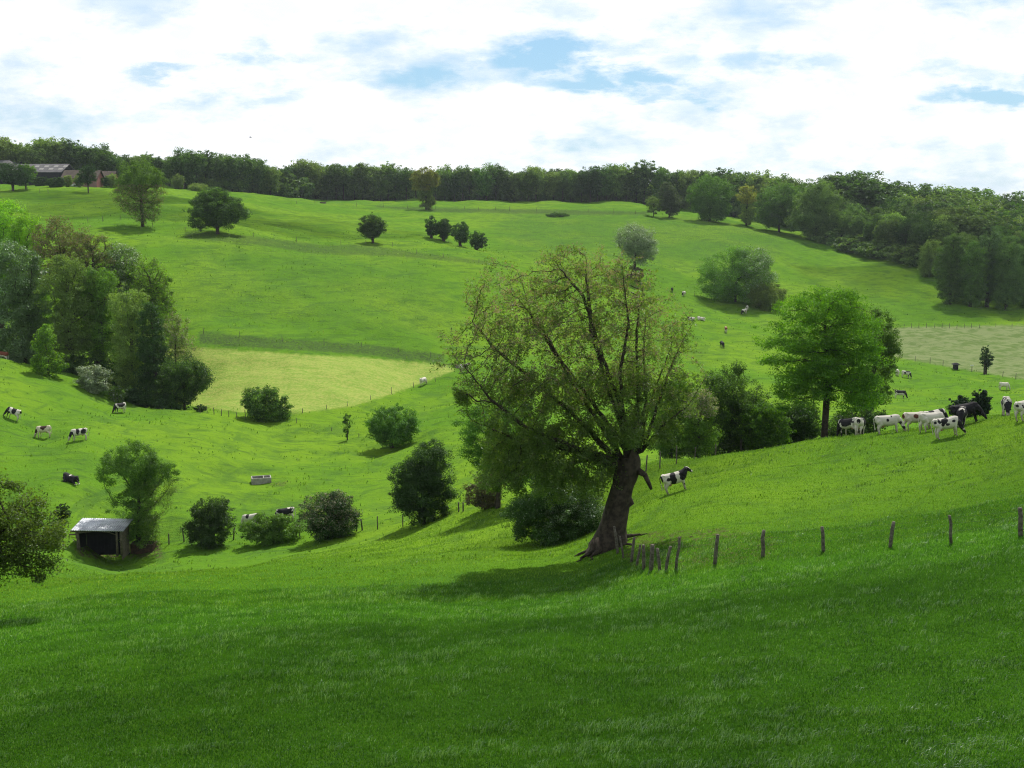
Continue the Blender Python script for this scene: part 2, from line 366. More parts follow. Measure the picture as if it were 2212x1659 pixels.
def grow(trunk, blobs, n=900, step=.4, kill=.9, infl=5., seed=1, clump=None, gapf=0., shell=.5, up=.10, maxit=90, jit=.18):
    """space colonisation: trunk = list of points; blobs = ellipsoids (x,y,z,rx,ry,rz[,weight])"""
    rs = np.random.RandomState(seed); B = np.array([list(b) + [1.] * (7 - len(b)) for b in blobs], float)
    wv = B[:, 6] * B[:, 3] * B[:, 4] * B[:, 5]; wv = wv / wv.sum()
    def samp(k):
        bi = rs.choice(len(B), k, p=wv); v = rs.randn(k, 3); v /= np.linalg.norm(v, axis=1)[:, None]
        r = np.where(rs.rand(k) < shell, .72 + .28 * rs.rand(k), rs.rand(k) ** .4)
        return B[bi, :3] + v * r[:, None] * B[bi, 3:6]
    mr = B[:, 3:6].mean()
    cl = clump or mr * .24
    nc = max(6, n // 14); C = samp(nc)
    A1 = np.repeat(C, 11, 0)[:int(n * .75)] + rs.randn(min(nc * 11, int(n * .75)), 3) * cl * .5
    A = np.concatenate([A1, samp(n - len(A1))])
    # branches start along the trunk
    T = [np.array(p, float) for p in trunk]; nodes = [T[0]]; par = [-1]
    for i in range(1, len(T)):
        d = np.linalg.norm(T[i] - T[i - 1]); m_ = max(1, int(round(d / step)))
        for k in range(1, m_ + 1): nodes.append(T[i - 1] + (T[i] - T[i - 1]) * k / m_); par.append(len(nodes) - 2)
    ntr = len(nodes); N = np.array(nodes); par = list(par)
    A = A[A[:, 2] > .25]
    bd = np.full(len(A), 1e9); bi = np.zeros(len(A), int)
    cand = [i for i in range(ntr)]
    new = N; base = 0
    lowest = max(1, int(ntr * .45))
    for it in range(maxit):
        i0 = 0 if it else lowest
        nn = new[i0:] if it == 0 else new
        D = np.linalg.norm(A[:, None] - nn[None], axis=2); j = D.argmin(1); dm = D[np.arange(len(A)), j]
        u = dm < bd; bd[u] = dm[u]; bi[u] = j[u] + base + (i0 if it == 0 else 0)
        keep = bd > kill; A = A[keep]; bd = bd[keep]; bi = bi[keep]
        if not len(A): break
        R_ = infl * (3. if it < 25 else 1.)
        s_ = bd < R_
        if not s_.any(): s_ = bd < bd.min() * 1.3
        dirs = (A[s_] - N[bi[s_]]) / bd[s_][:, None]
        ids, inv = np.unique(bi[s_], return_inverse=True); acc = np.zeros((len(ids), 3)); np.add.at(acc, inv, dirs)
        acc /= np.linalg.norm(acc, axis=1)[:, None] + 1e-9
        acc += rs.randn(*acc.shape) * jit; acc[:, 2] += up
        acc /= np.linalg.norm(acc, axis=1)[:, None] + 1e-9
        P_ = N[ids] + acc * step
        base = len(N); new = P_; N = np.concatenate([N, P_]); par += ids.tolist()
        if len(N) > 9000: break
    return N, np.array(par), ntr
def thick(N, par, r0, e, rtrunk, ntr, flare=1.25):
    n = len(N); r = np.zeros(n); acc = np.zeros(n)
    for i in range(n - 1, -1, -1):
        ri = r0 ** e if acc[i] == 0 else acc[i] + (r0 * .25) ** e
        r[i] = ri ** (1 / e)
        if par[i] >= 0: acc[par[i]] += ri
    k = rtrunk / r[1] if n > 1 else 1
    w = np.clip((r - r0) / max(r[1] - r0, 1e-6), 0, 1) ; r = r * (1 + (k - 1) * w ** .35)
    # flare the foot
    h = N[:ntr, 2] - N[0, 2]; r[:ntr] *= 1 + (flare - 1) * np.exp(-h / max(rtrunk * 1.6, .2))
    return r
def wood_mesh(name, N, par, r, sides, m, rmin):
    n = len(N); d = np.zeros((n, 3)); d[1:] = N[1:] - N[par[1:]]; d[0] = d[1]; d /= np.linalg.norm(d, axis=1)[:, None] + 1e-9
    main = np.full(n, -1); best = np.zeros(n)
    for i in range(1, n):
        if r[i] > best[par[i]]: best[par[i]] = r[i]; main[par[i]] = i
    dd = d.copy(); hasm = main >= 0; dd[hasm] += d[main[hasm]]; dd /= np.linalg.norm(dd, axis=1)[:, None] + 1e-9
    def rings(P_, D, rr, k):
        ref = np.tile(np.array([.29, .93, .21]), (len(P_), 1)); bad = np.abs((D * ref).sum(1)) > .93; ref[bad] = (1, 0, 0)
        u = np.cross(D, ref); u /= np.linalg.norm(u, axis=1)[:, None]; w = np.cross(D, u); t = np.arange(k) * 2 * math.pi / k
        return P_[:, None] + (u[:, None] * np.cos(t)[None, :, None] + w[:, None] * np.sin(t)[None, :, None]) * rr[:, None, None]
    Vs = []; Fs = []; off = 0
    for big in (True, False):
        k = sides if big else 3
        thr = max(rmin * 2.2, .05)
        E = np.array([i for i in range(1, n) if r[i] > rmin and ((r[i] > thr) == big)], int)
        if not len(E): continue
        a = rings(N[par[E]], np.where((main[par[E]] == E)[:, None], dd[par[E]], d[E]), np.where(main[par[E]] == E, r[par[E]], r[E] * 1.15), k)
        b = rings(N[E], dd[E], r[E], k); m_ = len(E)
        Vs += [a.reshape(-1, 3), b.reshape(-1, 3)]
        ia = off + np.arange(m_)[:, None] * k + np.arange(k)[None]; ja = off + np.arange(m_)[:, None] * k + (np.arange(k)[None] + 1) % k
        Fs.append(np.stack([ia, ja, ja + m_ * k, ia + m_ * k], -1).reshape(-1, 4)); off += 2 * m_ * k
    return mesh_np(name, np.concatenate(Vs), np.concatenate(Fs), mats=[m], smooth=True)
def leaf_quads(P_, s, rs, flat=.45, asp=.55, dirs=None, nb=None):
    n = len(P_); nrm = rs.randn(n, 3); nrm[:, 2] = np.abs(nrm[:, 2]) + flat
    if nb is not None: nrm = nrm * .75 + nb
    nrm = nrm.copy(); nrm /= np.linalg.norm(nrm, axis=1)[:, None]
    t = rs.randn(n, 3)
    if dirs is not None: t = t * .7 + dirs
    t -= nrm * (t * nrm).sum(1)[:, None]; t /= np.linalg.norm(t, axis=1)[:, None] + 1e-9; b = np.cross(nrm, t)
    L = (s * (.65 + .7 * rs.rand(n)))[:, None]; W = L * asp
    droop = nrm * L * .12
    V = np.stack([P_ - t * L * .5, P_ + b * W * .5 + droop, P_ + t * L * .5, P_ - b * W * .5 + droop], 1).reshape(-1, 3)
    return V
def leaf_mesh(name, P_, s, rs, mats, midx=None, **k):
    V = leaf_quads(P_, np.broadcast_to(s, (len(P_),)), rs, **k)
    return mesh_np(name, V, np.arange(len(V)).reshape(-1, 4), mats=mats, midx=midx)
def crown_pts(N, par, r, ntr, rs, count, spread, rtwig, wf=None):
    nch = np.bincount(par[par >= 0], minlength=len(N)); cand = np.where((r < rtwig) & (np.arange(len(N)) >= ntr))[0]
    if not len(cand): cand = np.arange(ntr, len(N))
    w = np.where(nch[cand] == 0, 2.2, 1.)
    if wf is not None: w = w * wf(N[cand])
    w = w * (.35 + 1.3 * rs.rand(len(cand))); w /= w.sum()
    k = rs.choice(cand, count, p=w); p0 = N[par[k]]; f = rs.rand(count)[:, None]
    return p0 + (N[k] - p0) * f + np.clip(rs.randn(count, 3), -1.9, 1.9) * spread
def make_tree(name, trunk, blobs, leaves, ls, leaf, seed=1, rtrunk=.3, step=.45, kill=.9, n=700, spread=.3, rmin=.012, r0=.012, bark=None,
              sides=7, e=2.5, fill=.75, clr=None, nclump=None, cflat=.65, leaf2=None, f2=None, flare=1.3, trunkname='trunk', crown='crown', rtwig=.05, flat=.45, asp=.55, wf=None, **kw):
    rs = np.random.RandomState(seed + 50)
    N, par, ntr = grow(trunk, blobs, n=n, step=step, kill=kill, seed=seed, **kw)
    r = thick(N, par, r0, e, rtrunk, ntr, flare)
    root = empty(name, (0, 0, 0))
    link(trunkname, wood_mesh(name + '_wood', N, par, r, sides, bark or BARK, rmin), root)
    nf = int(leaves * fill); nbias = None
    Pp = crown_pts(N, par, r, ntr, rs, max(leaves - nf, 10), spread, rtwig, wf)
    if nf:
        B = np.array([list(b)[:6] for b in blobs], float); wv = (B[:, 3] * B[:, 4] * B[:, 5]) ** .8; wv /= wv.sum()
        mr = (B[:, 3:6].prod(1) ** (1 / 3.) * wv).sum(); cr = clr or mr * .20; ncl = nclump or int(np.clip(nf / 100, 36, 240))
        bi = rs.choice(len(B), ncl, p=wv); v = rs.randn(ncl, 3); v /= np.linalg.norm(v, axis=1)[:, None]
        rad = np.where(rs.rand(ncl) < .7, .74 + .34 * rs.rand(ncl), .35 + .5 * rs.rand(ncl))
        out = rs.rand(ncl) < .14; rad = np.where(out, 1.06 + .2 * rs.rand(ncl), rad)
        C = B[bi, :3] + v * rad[:, None] * B[bi, 3:6]; C[:, 2] = np.where(out & (v[:, 2] < -.2), B[bi, 2], C[:, 2])
        cw = (.4 + rs.rand(ncl) * 1.2) * np.where(out, .25, 1.)
        if wf is not None: cw = cw * wf(C)
        ci = rs.choice(ncl, nf, p=cw / cw.sum()); sc = np.where(out, .35 + .3 * rs.rand(ncl), .6 + .8 * rs.rand(ncl))[ci]
        off = rs.randn(nf, 3); off /= np.linalg.norm(off, axis=1)[:, None]; off *= (rs.rand(nf) ** .45)[:, None]
        off[:, 2] *= cflat
        nbias = np.concatenate([np.zeros((len(Pp), 3)), off * 1.5]); Pp = np.concatenate([Pp, C[ci] + off * (cr * 1.5 * sc)[:, None]])
    mats = [LM[leaf]] + ([LM[leaf2]] if leaf2 else []); mi = None
    if leaf2: mi = (rs.rand(len(Pp)) < f2(Pp)).astype(np.int32)
    link(crown, leaf_mesh(name + '_leaves', Pp, ls, rs, mats, mi, flat=flat, asp=asp, nb=nbias), root)
    return root
TREES = []
def px_tree(px, py, d, blobs, name, label, cat='tree', fixed=False, trunk=None, ry=.9, density=1., group=None, leafpx=3.6, tpx=None, **kw):
    """a tree whose foot stands on the ground near column px, row py, distance d; blobs given as (dx, height, rx, rz) in photo pixels at that distance"""
    p = at(px, d, None if fixed else py); mpp = p.y / FPX * 1.0
    if fixed: p = at(px, d)
    ht = {}
    B = [(b[0] * mpp, (b[4] if len(b) > 4 else 0) * mpp, b[1] * mpp, b[2] * mpp, b[2] * mpp * ry, b[3] * mpp) for b in blobs]
    H = max(b[2] + b[5] for b in B); W = max(abs(b[0]) + b[3] for b in B)
    cx = sum(b[0] * b[3] for b in B) / sum(b[3] for b in B); cz = sum(b[2] * b[3] for b in B) / sum(b[3] for b in B)
    if trunk is None: T = [(0, 0, -.3), (cx * .15, 0, cz * .35), (cx * .6, 0, cz * .8), (cx, 0, cz * 1.05)]
    else: T = [(0, 0, -.3)] + [(t[0] * mpp, (t[2] if len(t) > 2 else 0) * mpp, t[1] * mpp) for t in trunk]
    if kw.get('crown') == 'foliage': B.append((cx * .5, 0, .27 * H, (W - abs(cx)) * .80, (W - abs(cx)) * .7, .30 * H))
    area = sum(b[3] * b[5] for b in B) * 3.14; ls = leafpx * mpp * 1.0
    cnt = int(density * 5.6 * area / (ls * ls * .3)); cnt = max(500, min(cnt, 70000))
    mr = (H * W * W) ** (1 / 3.)
    k = dict(leaves=cnt, ls=ls, rtrunk=max(.06, H * .022), step=max(.10, mr * .04), kill=max(.15, mr * .06), n=1100, spread=mr * .03, seed=int(px + py), r0=max(.006, mr * .0016), infl=mr * .5, rtwig=mr * .008 + .02)
    k['rmin'] = min(k['r0'] * .9, .25 * mpp) if False else max(k['r0'] * .9, .12 * mpp)
    k.update(kw); leaf = k.pop('leaf')
    root = make_tree(name, T, B, k.pop('leaves'), k.pop('ls'), leaf, **k)
    root.location = p; tag(root, label, cat, group); TREES.append(root)
    return root
LM['ashyel'] = leafmat('leaf_maple', (.065,.13,.014), (.13,.20,.03), trans=.5)
LM['brownbush'] = leafmat('leaf_thorn', (.07,.075,.035), (.12,.10,.06))
LM['silverd'] = leafmat('leaf_weeping', (.07,.115,.05), (.11,.16,.08))
LM['ashleaf'] = leafmat('leaf_ash', (.060, .108, .018), (.125, .190, .040), trans=.55, gloss=.03)
LM['seed'] = leafmat('seed_brown', (.15, .115, .09), (.27, .22, .18), trans=.4)

# ---- the great pollard ash in the middle
def hero():
    p = at(1312, 54, 1183); m = p.y / FPX
    base = 1183
    def b(x, y, rx, rz, ry=None, w=1.): return ((x - 1312) * m, 0, (base - y) * m, rx * m, (ry or rx * .8) * m, rz * m, w)
    trunk = [(0, 0, -.6), (10 * m, 0, 40 * m), (22 * m, 0, 100 * m), (34 * m, 0, 150 * m), (44 * m, 0, 185 * m), (48 * m, 0, 215 * m)]
    # pollard head, then long ascending limbs
    N0 = [np.array(t) for t in trunk]
    limbs = [[(1345, 985), (1290, 900), (1235, 820), (1180, 720), (1120, 640)], [(1365, 985), (1340, 880), (1330, 780), (1345, 680), (1330, 560)],
             [(1380, 960), (1400, 870), (1440, 770), (1470, 690)], [(1350, 990), (1240, 950), (1130, 900), (1050, 830), (1000, 760)],
             [(1370, 960), (1330, 850), (1290, 740), (1250, 620), (1200, 560)], [(1385, 960), (1430, 900), (1480, 860), (1520, 790)],
             [(1350, 1000), (1290, 985), (1220, 1000), (1150, 1010)], [(1370, 970), (1395, 850), (1390, 740), (1400, 640)],
             [(1345, 1000), (1250, 900), (1150, 810), (1060, 740), (1010, 680)],
             [(1355, 950), (1300, 800), (1270, 700), (1255, 560)], [(1375, 940), (1375, 820), (1370, 700), (1385, 600)], [(1350, 960), (1270, 850), (1200, 760), (1150, 690), (1110, 570)], [(1390, 950), (1425, 840), (1460, 750), (1500, 680)], [(1340, 1000), (1230, 960), (1120, 940), (1040, 900)]]
    B = [b(1120, 640, 110, 95), b(1240, 600, 120, 72), b(1340, 610, 80, 75), b(1040, 740, 80, 95), b(1200, 760, 160, 120, 130), b(1370, 720, 120, 120, 110), b(1440, 740, 70, 110, 60),
         b(1330, 860, 130, 90, 110), b(1130, 880, 120, 90, 100), b(1230, 980, 110, 70, 90), b(1425, 870, 70, 70, 60), b(1120, 1015, 85, 55), b(1235, 1045, 65, 45), b(1100, 975, 70, 55, 60), b(1010, 830, 50, 45)]
    rs = np.random.RandomState(5)
    A_T = trunk
    # seed skeleton: trunk + limbs with random depth
    nodes = []; par = []; step = .26
    def addchain(pts_, start):
        last = start
        for i in range(1, len(pts_)):
            a_, b_ = np.array(pts_[i - 1], float), np.array(pts_[i], float); k = max(1, int(round(np.linalg.norm(b_ - a_) / step)))
            for j in range(1, k + 1):
                nodes.append(a_ + (b_ - a_) * j / k + (rs.randn(3) * .02 if last > 20 else 0)); par.append(last); last = len(nodes) - 1
        return last
    nodes.append(np.array(trunk[0], float)); par.append(-1); top = addchain(trunk, 0); ntr = len(nodes)
    for li, L in enumerate(limbs):
        y = 0.; dyy = rs.uniform(-1, 1) * .8
        pts_ = [nodes[top - li % 4]]
        for k, (x_, y_) in enumerate(L): y += dyy * .75 * (k > 0) + rs.randn() * .1; pts_.append(((x_ - 1312) * m, y, (base - y_) * m))
        addchain(pts_, top - li % 4)
    N0 = np.array(nodes)
    # colonise from this skeleton
    BB = np.array(B); wv = BB[:, 6] * BB[:, 3] * BB[:, 4] * BB[:, 5]; wv /= wv.sum(); n = 4200
    nc = 330; C = []
    def samp(k):
        bi = rs.choice(len(BB), k, p=wv); v = rs.randn(k, 3); v /= np.linalg.norm(v, axis=1)[:, None]; r = np.where(rs.rand(k) < .6, .75 + .25 * rs.rand(k), rs.rand(k) ** .4)
        return BB[bi, :3] + v * r[:, None] * BB[bi, 3:6]
    A = np.concatenate([np.repeat(samp(nc), 9, 0) + rs.randn(nc * 9, 3) * .42, samp(n - nc * 9)])
    N = N0; pr = list(par); bd = np.full(len(A), 1e9); bi = np.zeros(len(A), int); new = N[ntr:]; bs_ = ntr
    for it in range(70):
        D = np.linalg.norm(A[:, None] - new[None], axis=2); j = D.argmin(1); dm = D[np.arange(len(A)), j]; u = dm < bd; bd[u] = dm[u]; bi[u] = j[u] + bs_
        kp = bd > .28; A = A[kp]; bd = bd[kp]; bi = bi[kp]
        if not len(A): break
        s_ = bd < 2.6
        if not s_.any(): break
        dirs = (A[s_] - N[bi[s_]]) / bd[s_][:, None]; ids, inv = np.unique(bi[s_], return_inverse=True); acc = np.zeros((len(ids), 3)); np.add.at(acc, inv, dirs)
        acc /= np.linalg.norm(acc, axis=1)[:, None] + 1e-9; acc += rs.randn(*acc.shape) * .2; acc[:, 2] += .22; acc /= np.linalg.norm(acc, axis=1)[:, None]
        new = N[ids] + acc * .24; bs_ = len(N); N = np.concatenate([N, new]); pr += ids.tolist()
        if len(N) > 16000: break
    pr = np.array(pr); r = thick(N, pr, .0075, 2.75, .60, ntr, 1.0); dh_ = np.linalg.norm(N[ntr:] - N[ntr - 1], axis=1); r[ntr:] = np.minimum(r[ntr:] * (.56 + .5 * np.exp(-dh_ / 1.2)), .085 + .20 * np.exp(-dh_ / 1.3))
    hz = N[:ntr, 2]; rr = np.interp(hz, [-.6, .3, 1.0, 2.2, 3.2, 3.7, 4.3, 5.2], [1.2, .95, .70, .62, .55, .62, .62, .45]); r[:ntr] = rr
    root = empty('ash_tree', p, 'huge old ash with thick leaning dark trunk and thin brown-tinged crown in the centre', 'tree')
    w = wood_mesh('ash_wood', N, pr, r, 9, BARK, .006)
    link('trunk', w, root)
    # extra on the trunk: burr, broken stub, surface roots
    q_ = MB()
    for t, a in ((-2.2, 1.1), (-.9, 1.2), (.25, 1.3), (1.25, .9), (2.6, 1.2), (3.6, 1.1)):
        c, s_ = math.cos(t), math.sin(t); pts_ = []
        for k in range(7):
            f = k / 6; rad = .55 + a * 1.25 * f; X = c * rad + .12 * math.sin(k * 2 + t); Y = s_ * rad + .1 * math.cos(k * 1.7); pts_.append((X, Y, gz(p.x + X, p.y + Y) - p.z + .55 * (1 - f) ** 2.2 + .02))
        q_.tube(pts_, [.32, .2, .12, .08, .06, .04, .02], 8)
    q_.build('root', BARK, root, smooth=True)
    s2 = MB(); s2.tube([(62 * m, -.25, 180 * m), (78 * m, -.5, 172 * m), (88 * m, -.55, 150 * m), (92 * m, -.55, 140 * m)], [.20, .14, .10, .07], 7)
    s2.tube([(30 * m, .1, 92 * m), (47 * m, -.1, 108 * m), (44 * m, -.1, 122 * m)], [.25, .26, .12], 8); s2.build('branch_stub', BARK, root, smooth=True)
    rs = np.random.RandomState(9)
    def wf(P_): return .55 + .9 * (P_[:, 2] < 8.) + .2
    Lp = crown_pts(N, pr, r, ntr, rs, 17000, .17, .030, lambda P_: np.where(P_[:, 2] < 6.5, 1.7, np.where(P_[:, 2] < 9., .9, .32)))
    Lp = np.repeat(Lp, 6, 0) + rs.randn(len(Lp) * 6, 3) * .085
    link('crown', leaf_mesh('ash_leaves', Lp, .125, rs, [LM['ashleaf']], flat=.3, asp=.5), root)
    # hanging brown seed bunches, mostly in the upper left of the crown
    def ws(P_): return np.where(P_[:, 2] > 7.5, 1.2, .22) * np.where(P_[:, 0] < 3.4, 1., .45) * np.where((P_[:, 2] > 11) , 1.5, 1.)
    Sp = crown_pts(N, pr, r, ntr, rs, 6000, .10, .022, ws)
    Sp = np.repeat(Sp, 5, 0) + rs.randn(len(Sp) * 5, 3) * .055
    o = link('seed_bunches', leaf_mesh('ash_seeds', Sp, .085, rs, [LM['seed']], flat=0., asp=.5), root)
    tag(o, kind='stuff')
    return root
hero()

# ---- single trees and bushes, left to right and front to back
T = px_tree
T(-95, 1330, 42, [(70, 255, 90, 70), (120, 200, 85, 75), (60, 160, 90, 50), (150, 140, 50, 42), (20, 330, 60, 30)], 'field_maple', 'leafy young tree reaching in from the left edge of the photo beside the shelter', leaf='ashyel', leafpx=5.8, density=.6, fill=.45, rtrunk=.16,
  n=900, spread=.22, fixed=True, trunk=[(10, 100), (40, 170), (80, 230)])
T(300, 1190, 90, [(-5, 205, 66, 42), (28, 150, 55, 55, 8), (10, 95, 62, 62), (-66, 175, 20, 34), (50, 165, 42, 50), (0, 40, 48, 38)], 'willow_tree', 'two-toned bushy tree with rounded green top growing behind the cattle shelter', leaf='mid', leaf2='olive',
  f2=lambda P_: np.clip((P_[:, 0] - .3) * .5, 0, .8) * (P_[:, 2] < 6.2), leafpx=3.2, density=.75, n=1000, trunk=[(0, 40), (5, 100)], kill=.5, wf=lambda P_: np.where((P_[:, 0] > 1.2) & (P_[:, 2] < 6.2), .3, 1.), sides=6)
T(455, 1178, 91, [(0, 48, 54, 46), (12, 88, 32, 24), (-18, 80, 24, 24)], 'hawthorn_bush', 'dark rounded hedge bush with ragged top between two posts', 'bush', leaf='dark', density=1., trunk=[(0, 30)], crown='foliage', trunkname='stem')
T(583, 1172, 92, [(-22, 30, 42, 30), (26, 32, 46, 30), (10, 50, 40, 16)], 'hawthorn_bush', 'low broad hedge bush with two cows behind it', 'bush', leaf='mid', density=1.1, trunk=[(0, 20)], crown='foliage', trunkname='stem')
T(708, 1164, 90, [(0, 52, 60, 48), (18, 84, 34, 22), (40, 44, 34, 34)], 'hawthorn_bush', 'dome-shaped hawthorn dusted with pale blossom right of the low hedge bush', 'bush', leaf='dark', leaf2='pinkish', f2=lambda P_: .28 * (P_[:, 2] > 1.2) + .06, density=1.2, trunk=[(0, 30)], crown='foliage', trunkname='stem')
T(137, 1122, 95, [(0, 18, 17, 18), (4, 30, 8, 8)], 'elder_bush', 'small dark bush standing alone above the shelter roof', 'bush', leaf='dark', density=1.1, trunk=[(0, 12)], crown='foliage', trunkname='stem')
T(916, 1132, 87, [(0, 70, 68, 62), (8, 130, 54, 50), (-14, 100, 58, 50), (20, 165, 26, 24)], 'hawthorn_tree', 'tall dense very dark hedge tree at the end of the row of posts', leaf='dark', density=1.2, n=1000, trunk=[(0, 60)], kill=.45, sides=6)
T(1046, 1102, 86, [(0, 36, 44, 34)], 'thorn_bush', 'brownish thorny bush low beneath the left side of the great ash', 'bush', leaf='brownbush', density=.9, trunk=[(0, 20)], crown='foliage', trunkname='stem')
T(1075, 1100, 92, [(-35, 165, 58, 60), (30, 190, 55, 60), (0, 115, 60, 45), (60, 120, 45, 60)], 'maple_tree', 'loose mid-green tree partly hidden behind the left half of the great ash', leaf='mid', density=.9, n=1000, kill=.5)
T(1195, 1172, 66, [(0, 70, 92, 68), (-30, 130, 60, 48), (50, 110, 54, 40), (60, 60, 60, 50), (-60, 60, 40, 50)], 'hawthorn_tree', 'wide dark thicket bush touching the left side of the thick ash trunk', 'bush', leaf='dark', leaf2='silver', f2=lambda P_: .35 * ((P_[:, 0] > -.6) & (P_[:, 2] > 1.5) & (P_[:, 1] < .3)) + .04, density=1.2, n=1200, leafpx=4.0, trunk=[(0, 60)], kill=.4, crown='foliage', trunkname='stem')
T(848, 966, 130, [(0, 58, 54, 32), (-14, 42, 42, 24), (22, 42, 32, 28)], 'hazel_bush', 'fresh green umbrella-shaped bush on dark stems casting a shadow on the slope', 'bush', leaf='mid', density=1.2, trunk=[(-6, 14), (-4, 30)], crown='foliage', trunkname='stem', rtrunk=.22)
T(750, 951, 134, [(0, 38, 9, 24), (-4, 18, 5, 14)], 'young_willow', 'thin upright sapling left of the umbrella-shaped bush', leaf='mid', density=.6, trunk=[(0, 25)])
T(575, 908, 147, [(-8, 38, 42, 30), (4, 62, 24, 14), (30, 28, 26, 24), (-30, 48, 22, 20)], 'hawthorn_bush', 'ragged dark green bush on the corner of the yellow mown field', 'bush', leaf='dark', leaf2='mid', f2=lambda P_: .5 + 0 * P_[:, 0], density=1.2, trunk=[(0, 20)], crown='foliage', trunkname='stem')

# left grove
T(5, 800, 176, [(0, 250, 70, 85), (-20, 150, 70, 90)], 'oak_tree', 'tall yellow-green tree at the very left edge of the grove', fixed=True, leaf='bright', density=1.1, n=900)
T(72, 800, 172, [(0, 285, 34, 45), (-6, 200, 42, 70), (4, 120, 40, 60)], 'oak_tree', 'yellow-green topped tree between the left edge and the brown-tinged grove tree', fixed=True, leaf='bright', density=1.)
T(48, 792, 160, [(0, 200, 52, 70), (0, 120, 58, 60), (0, 50, 55, 50)], 'sycamore_tree', 'bluish dark green tree with big leaf clumps at the left of the grove', fixed=True, leaf='bluegreen', density=1.3, leafpx=4.0, n=900)
T(140, 815, 168, [(0, 300, 58, 48), (20, 230, 50, 50), (-20, 240, 46, 50)], 'ash_tree', 'tall brown-tinged nearly bare ash rising above the grove', fixed=True, leaf='brown', leaf2='olive', f2=lambda P_: .45 + 0 * P_[:, 0], density=.5, fill=.15, n=1500, kill=.6, rtrunk=.28)
T(205, 830, 165, [(0, 275, 46, 48), (10, 210, 42, 50)], 'ash_tree', 'buff-green thin-leaved ash right of the brown-tinged grove tree', fixed=True, leaf='olive', leaf2='brown', f2=lambda P_: .35 + 0 * P_[:, 0], density=.6, fill=.3, n=1300, kill=.6)
T(150, 815, 158, [(0, 190, 50, 75), (10, 110, 48, 70), (-10, 60, 44, 50)], 'ash_tree', 'olive brown twiggy tree filling the middle of the grove', fixed=True, leaf='olive', density=.9, n=900)
T(262, 850, 168, [(0, 270, 46, 40), (0, 200, 50, 60)], 'willow_tree', 'grey-green whitish-leaved willow at the top of the grove', fixed=True, leaf='silver', leaf2='mid', f2=lambda P_: .45 + 0 * P_[:, 0], density=1.)
T(215, 838, 160, [(0, 200, 42, 60), (5, 120, 44, 70)], 'alder_tree', 'plain green tree low in the grove left of the ivy-dark trees', fixed=True, leaf='mid', density=1.1)
T(325, 868, 166, [(0, 245, 42, 62), (14, 190, 40, 60)], 'maple_tree', 'yellowish green tree at the right shoulder of the grove', fixed=True, leaf='olive', leaf2='bright', f2=lambda P_: .5 + 0 * P_[:, 0], density=.8, n=900)
T(282, 862, 155, [(0, 185, 40, 55), (0, 110, 42, 70), (0, 50, 40, 40)], 'elm_tree', 'grey-green tree above the pale bush in the grove', fixed=True, leaf='woodpale', density=1.2)
T(330, 880, 152, [(-8, 165, 24, 60), (0, 90, 34, 80), (6, 40, 34, 40)], 'ivy_covered_tree', 'dark ivy-clad column of a tree near the right end of the grove', fixed=True, leaf='dark', density=1.5)
T(372, 888, 156, [(4, 170, 38, 40), (8, 120, 40, 50)], 'birch_tree', 'thin pinkish grey twiggy tree at the right end of the grove', fixed=True, leaf='pinkish', leaf2='olive', f2=lambda P_: .6 + 0 * P_[:, 0], density=.4, fill=.2, n=1100, kill=.6, rtrunk=.14)
T(390, 886, 150, [(0, 70, 52, 48), (32, 72, 30, 34), (-20, 36, 44, 36)], 'sallow_tree', 'wide dark leaning tree overhanging the mown field at the grove end', fixed=True, leaf='dark', leaf2='mid', f2=lambda P_: .4 + 0 * P_[:, 0], density=1.2, n=900)
T(105, 812, 147, [(0, 28, 38, 28), (-4, 68, 22, 32), (-4, 92, 10, 18)], 'young_hornbeam', 'bright green cone-shaped young tree in front of the grove', leaf='mid', leaf2='bright', f2=lambda P_: .5 + 0 * P_[:, 0], density=1.2, trunk=[(0, 50), (-4, 85)])
T(208, 850, 148, [(0, 32, 37, 30), (-14, 44, 20, 20)], 'whitebeam_bush', 'pale silvery bush at the foot of the grove', 'bush', leaf='silver', density=1.1, trunk=[(0, 20)], crown='foliage', trunkname='stem')
T(254, 868, 146, [(0, 18, 20, 16)], 'elder_bush', 'small rounded light green bush right of the silvery bush', 'bush', leaf='mid', leaf2='silver', f2=lambda P_: .3 + 0 * P_[:, 0], density=1.1, trunk=[(0, 10)], crown='foliage', trunkname='stem')
for i, (x, y, d, rx, h, lb) in enumerate([(18, 792, 166, 60, 45, 'dark undergrowth bush behind the reddish cow at the left edge'), (160, 830, 156, 50, 40, 'dark undergrowth bush right of the cone-shaped young tree'),
        (300, 876, 150, 40, 46, 'dark undergrowth bush beneath the grove right of the small light bush'), (352, 890, 148, 34, 34, 'leafy undergrowth bush below the leaning grove tree'),
        (90, 806, 164, 50, 60, 'dark undergrowth bush behind the cone-shaped young tree'), (240, 856, 158, 45, 70, 'dark undergrowth bush behind the silvery bush')]):
    T(x, y, d, [(0, h * .5, rx, h * .55)], 'undergrowth_bush', lb, 'bush', fixed=True, leaf='dark', density=1.3, trunk=[(0, h * .4)], crown='foliage', trunkname='stem', leafpx=3.7)
T(432, 890, 147, [(0, 8, 14, 8)], 'bramble_clump', 'low dark bramble clump on the fence where the grove ends', 'bush', leaf='dark', density=1.5, trunk=[(0, 6)], crown='foliage', trunkname='stem')

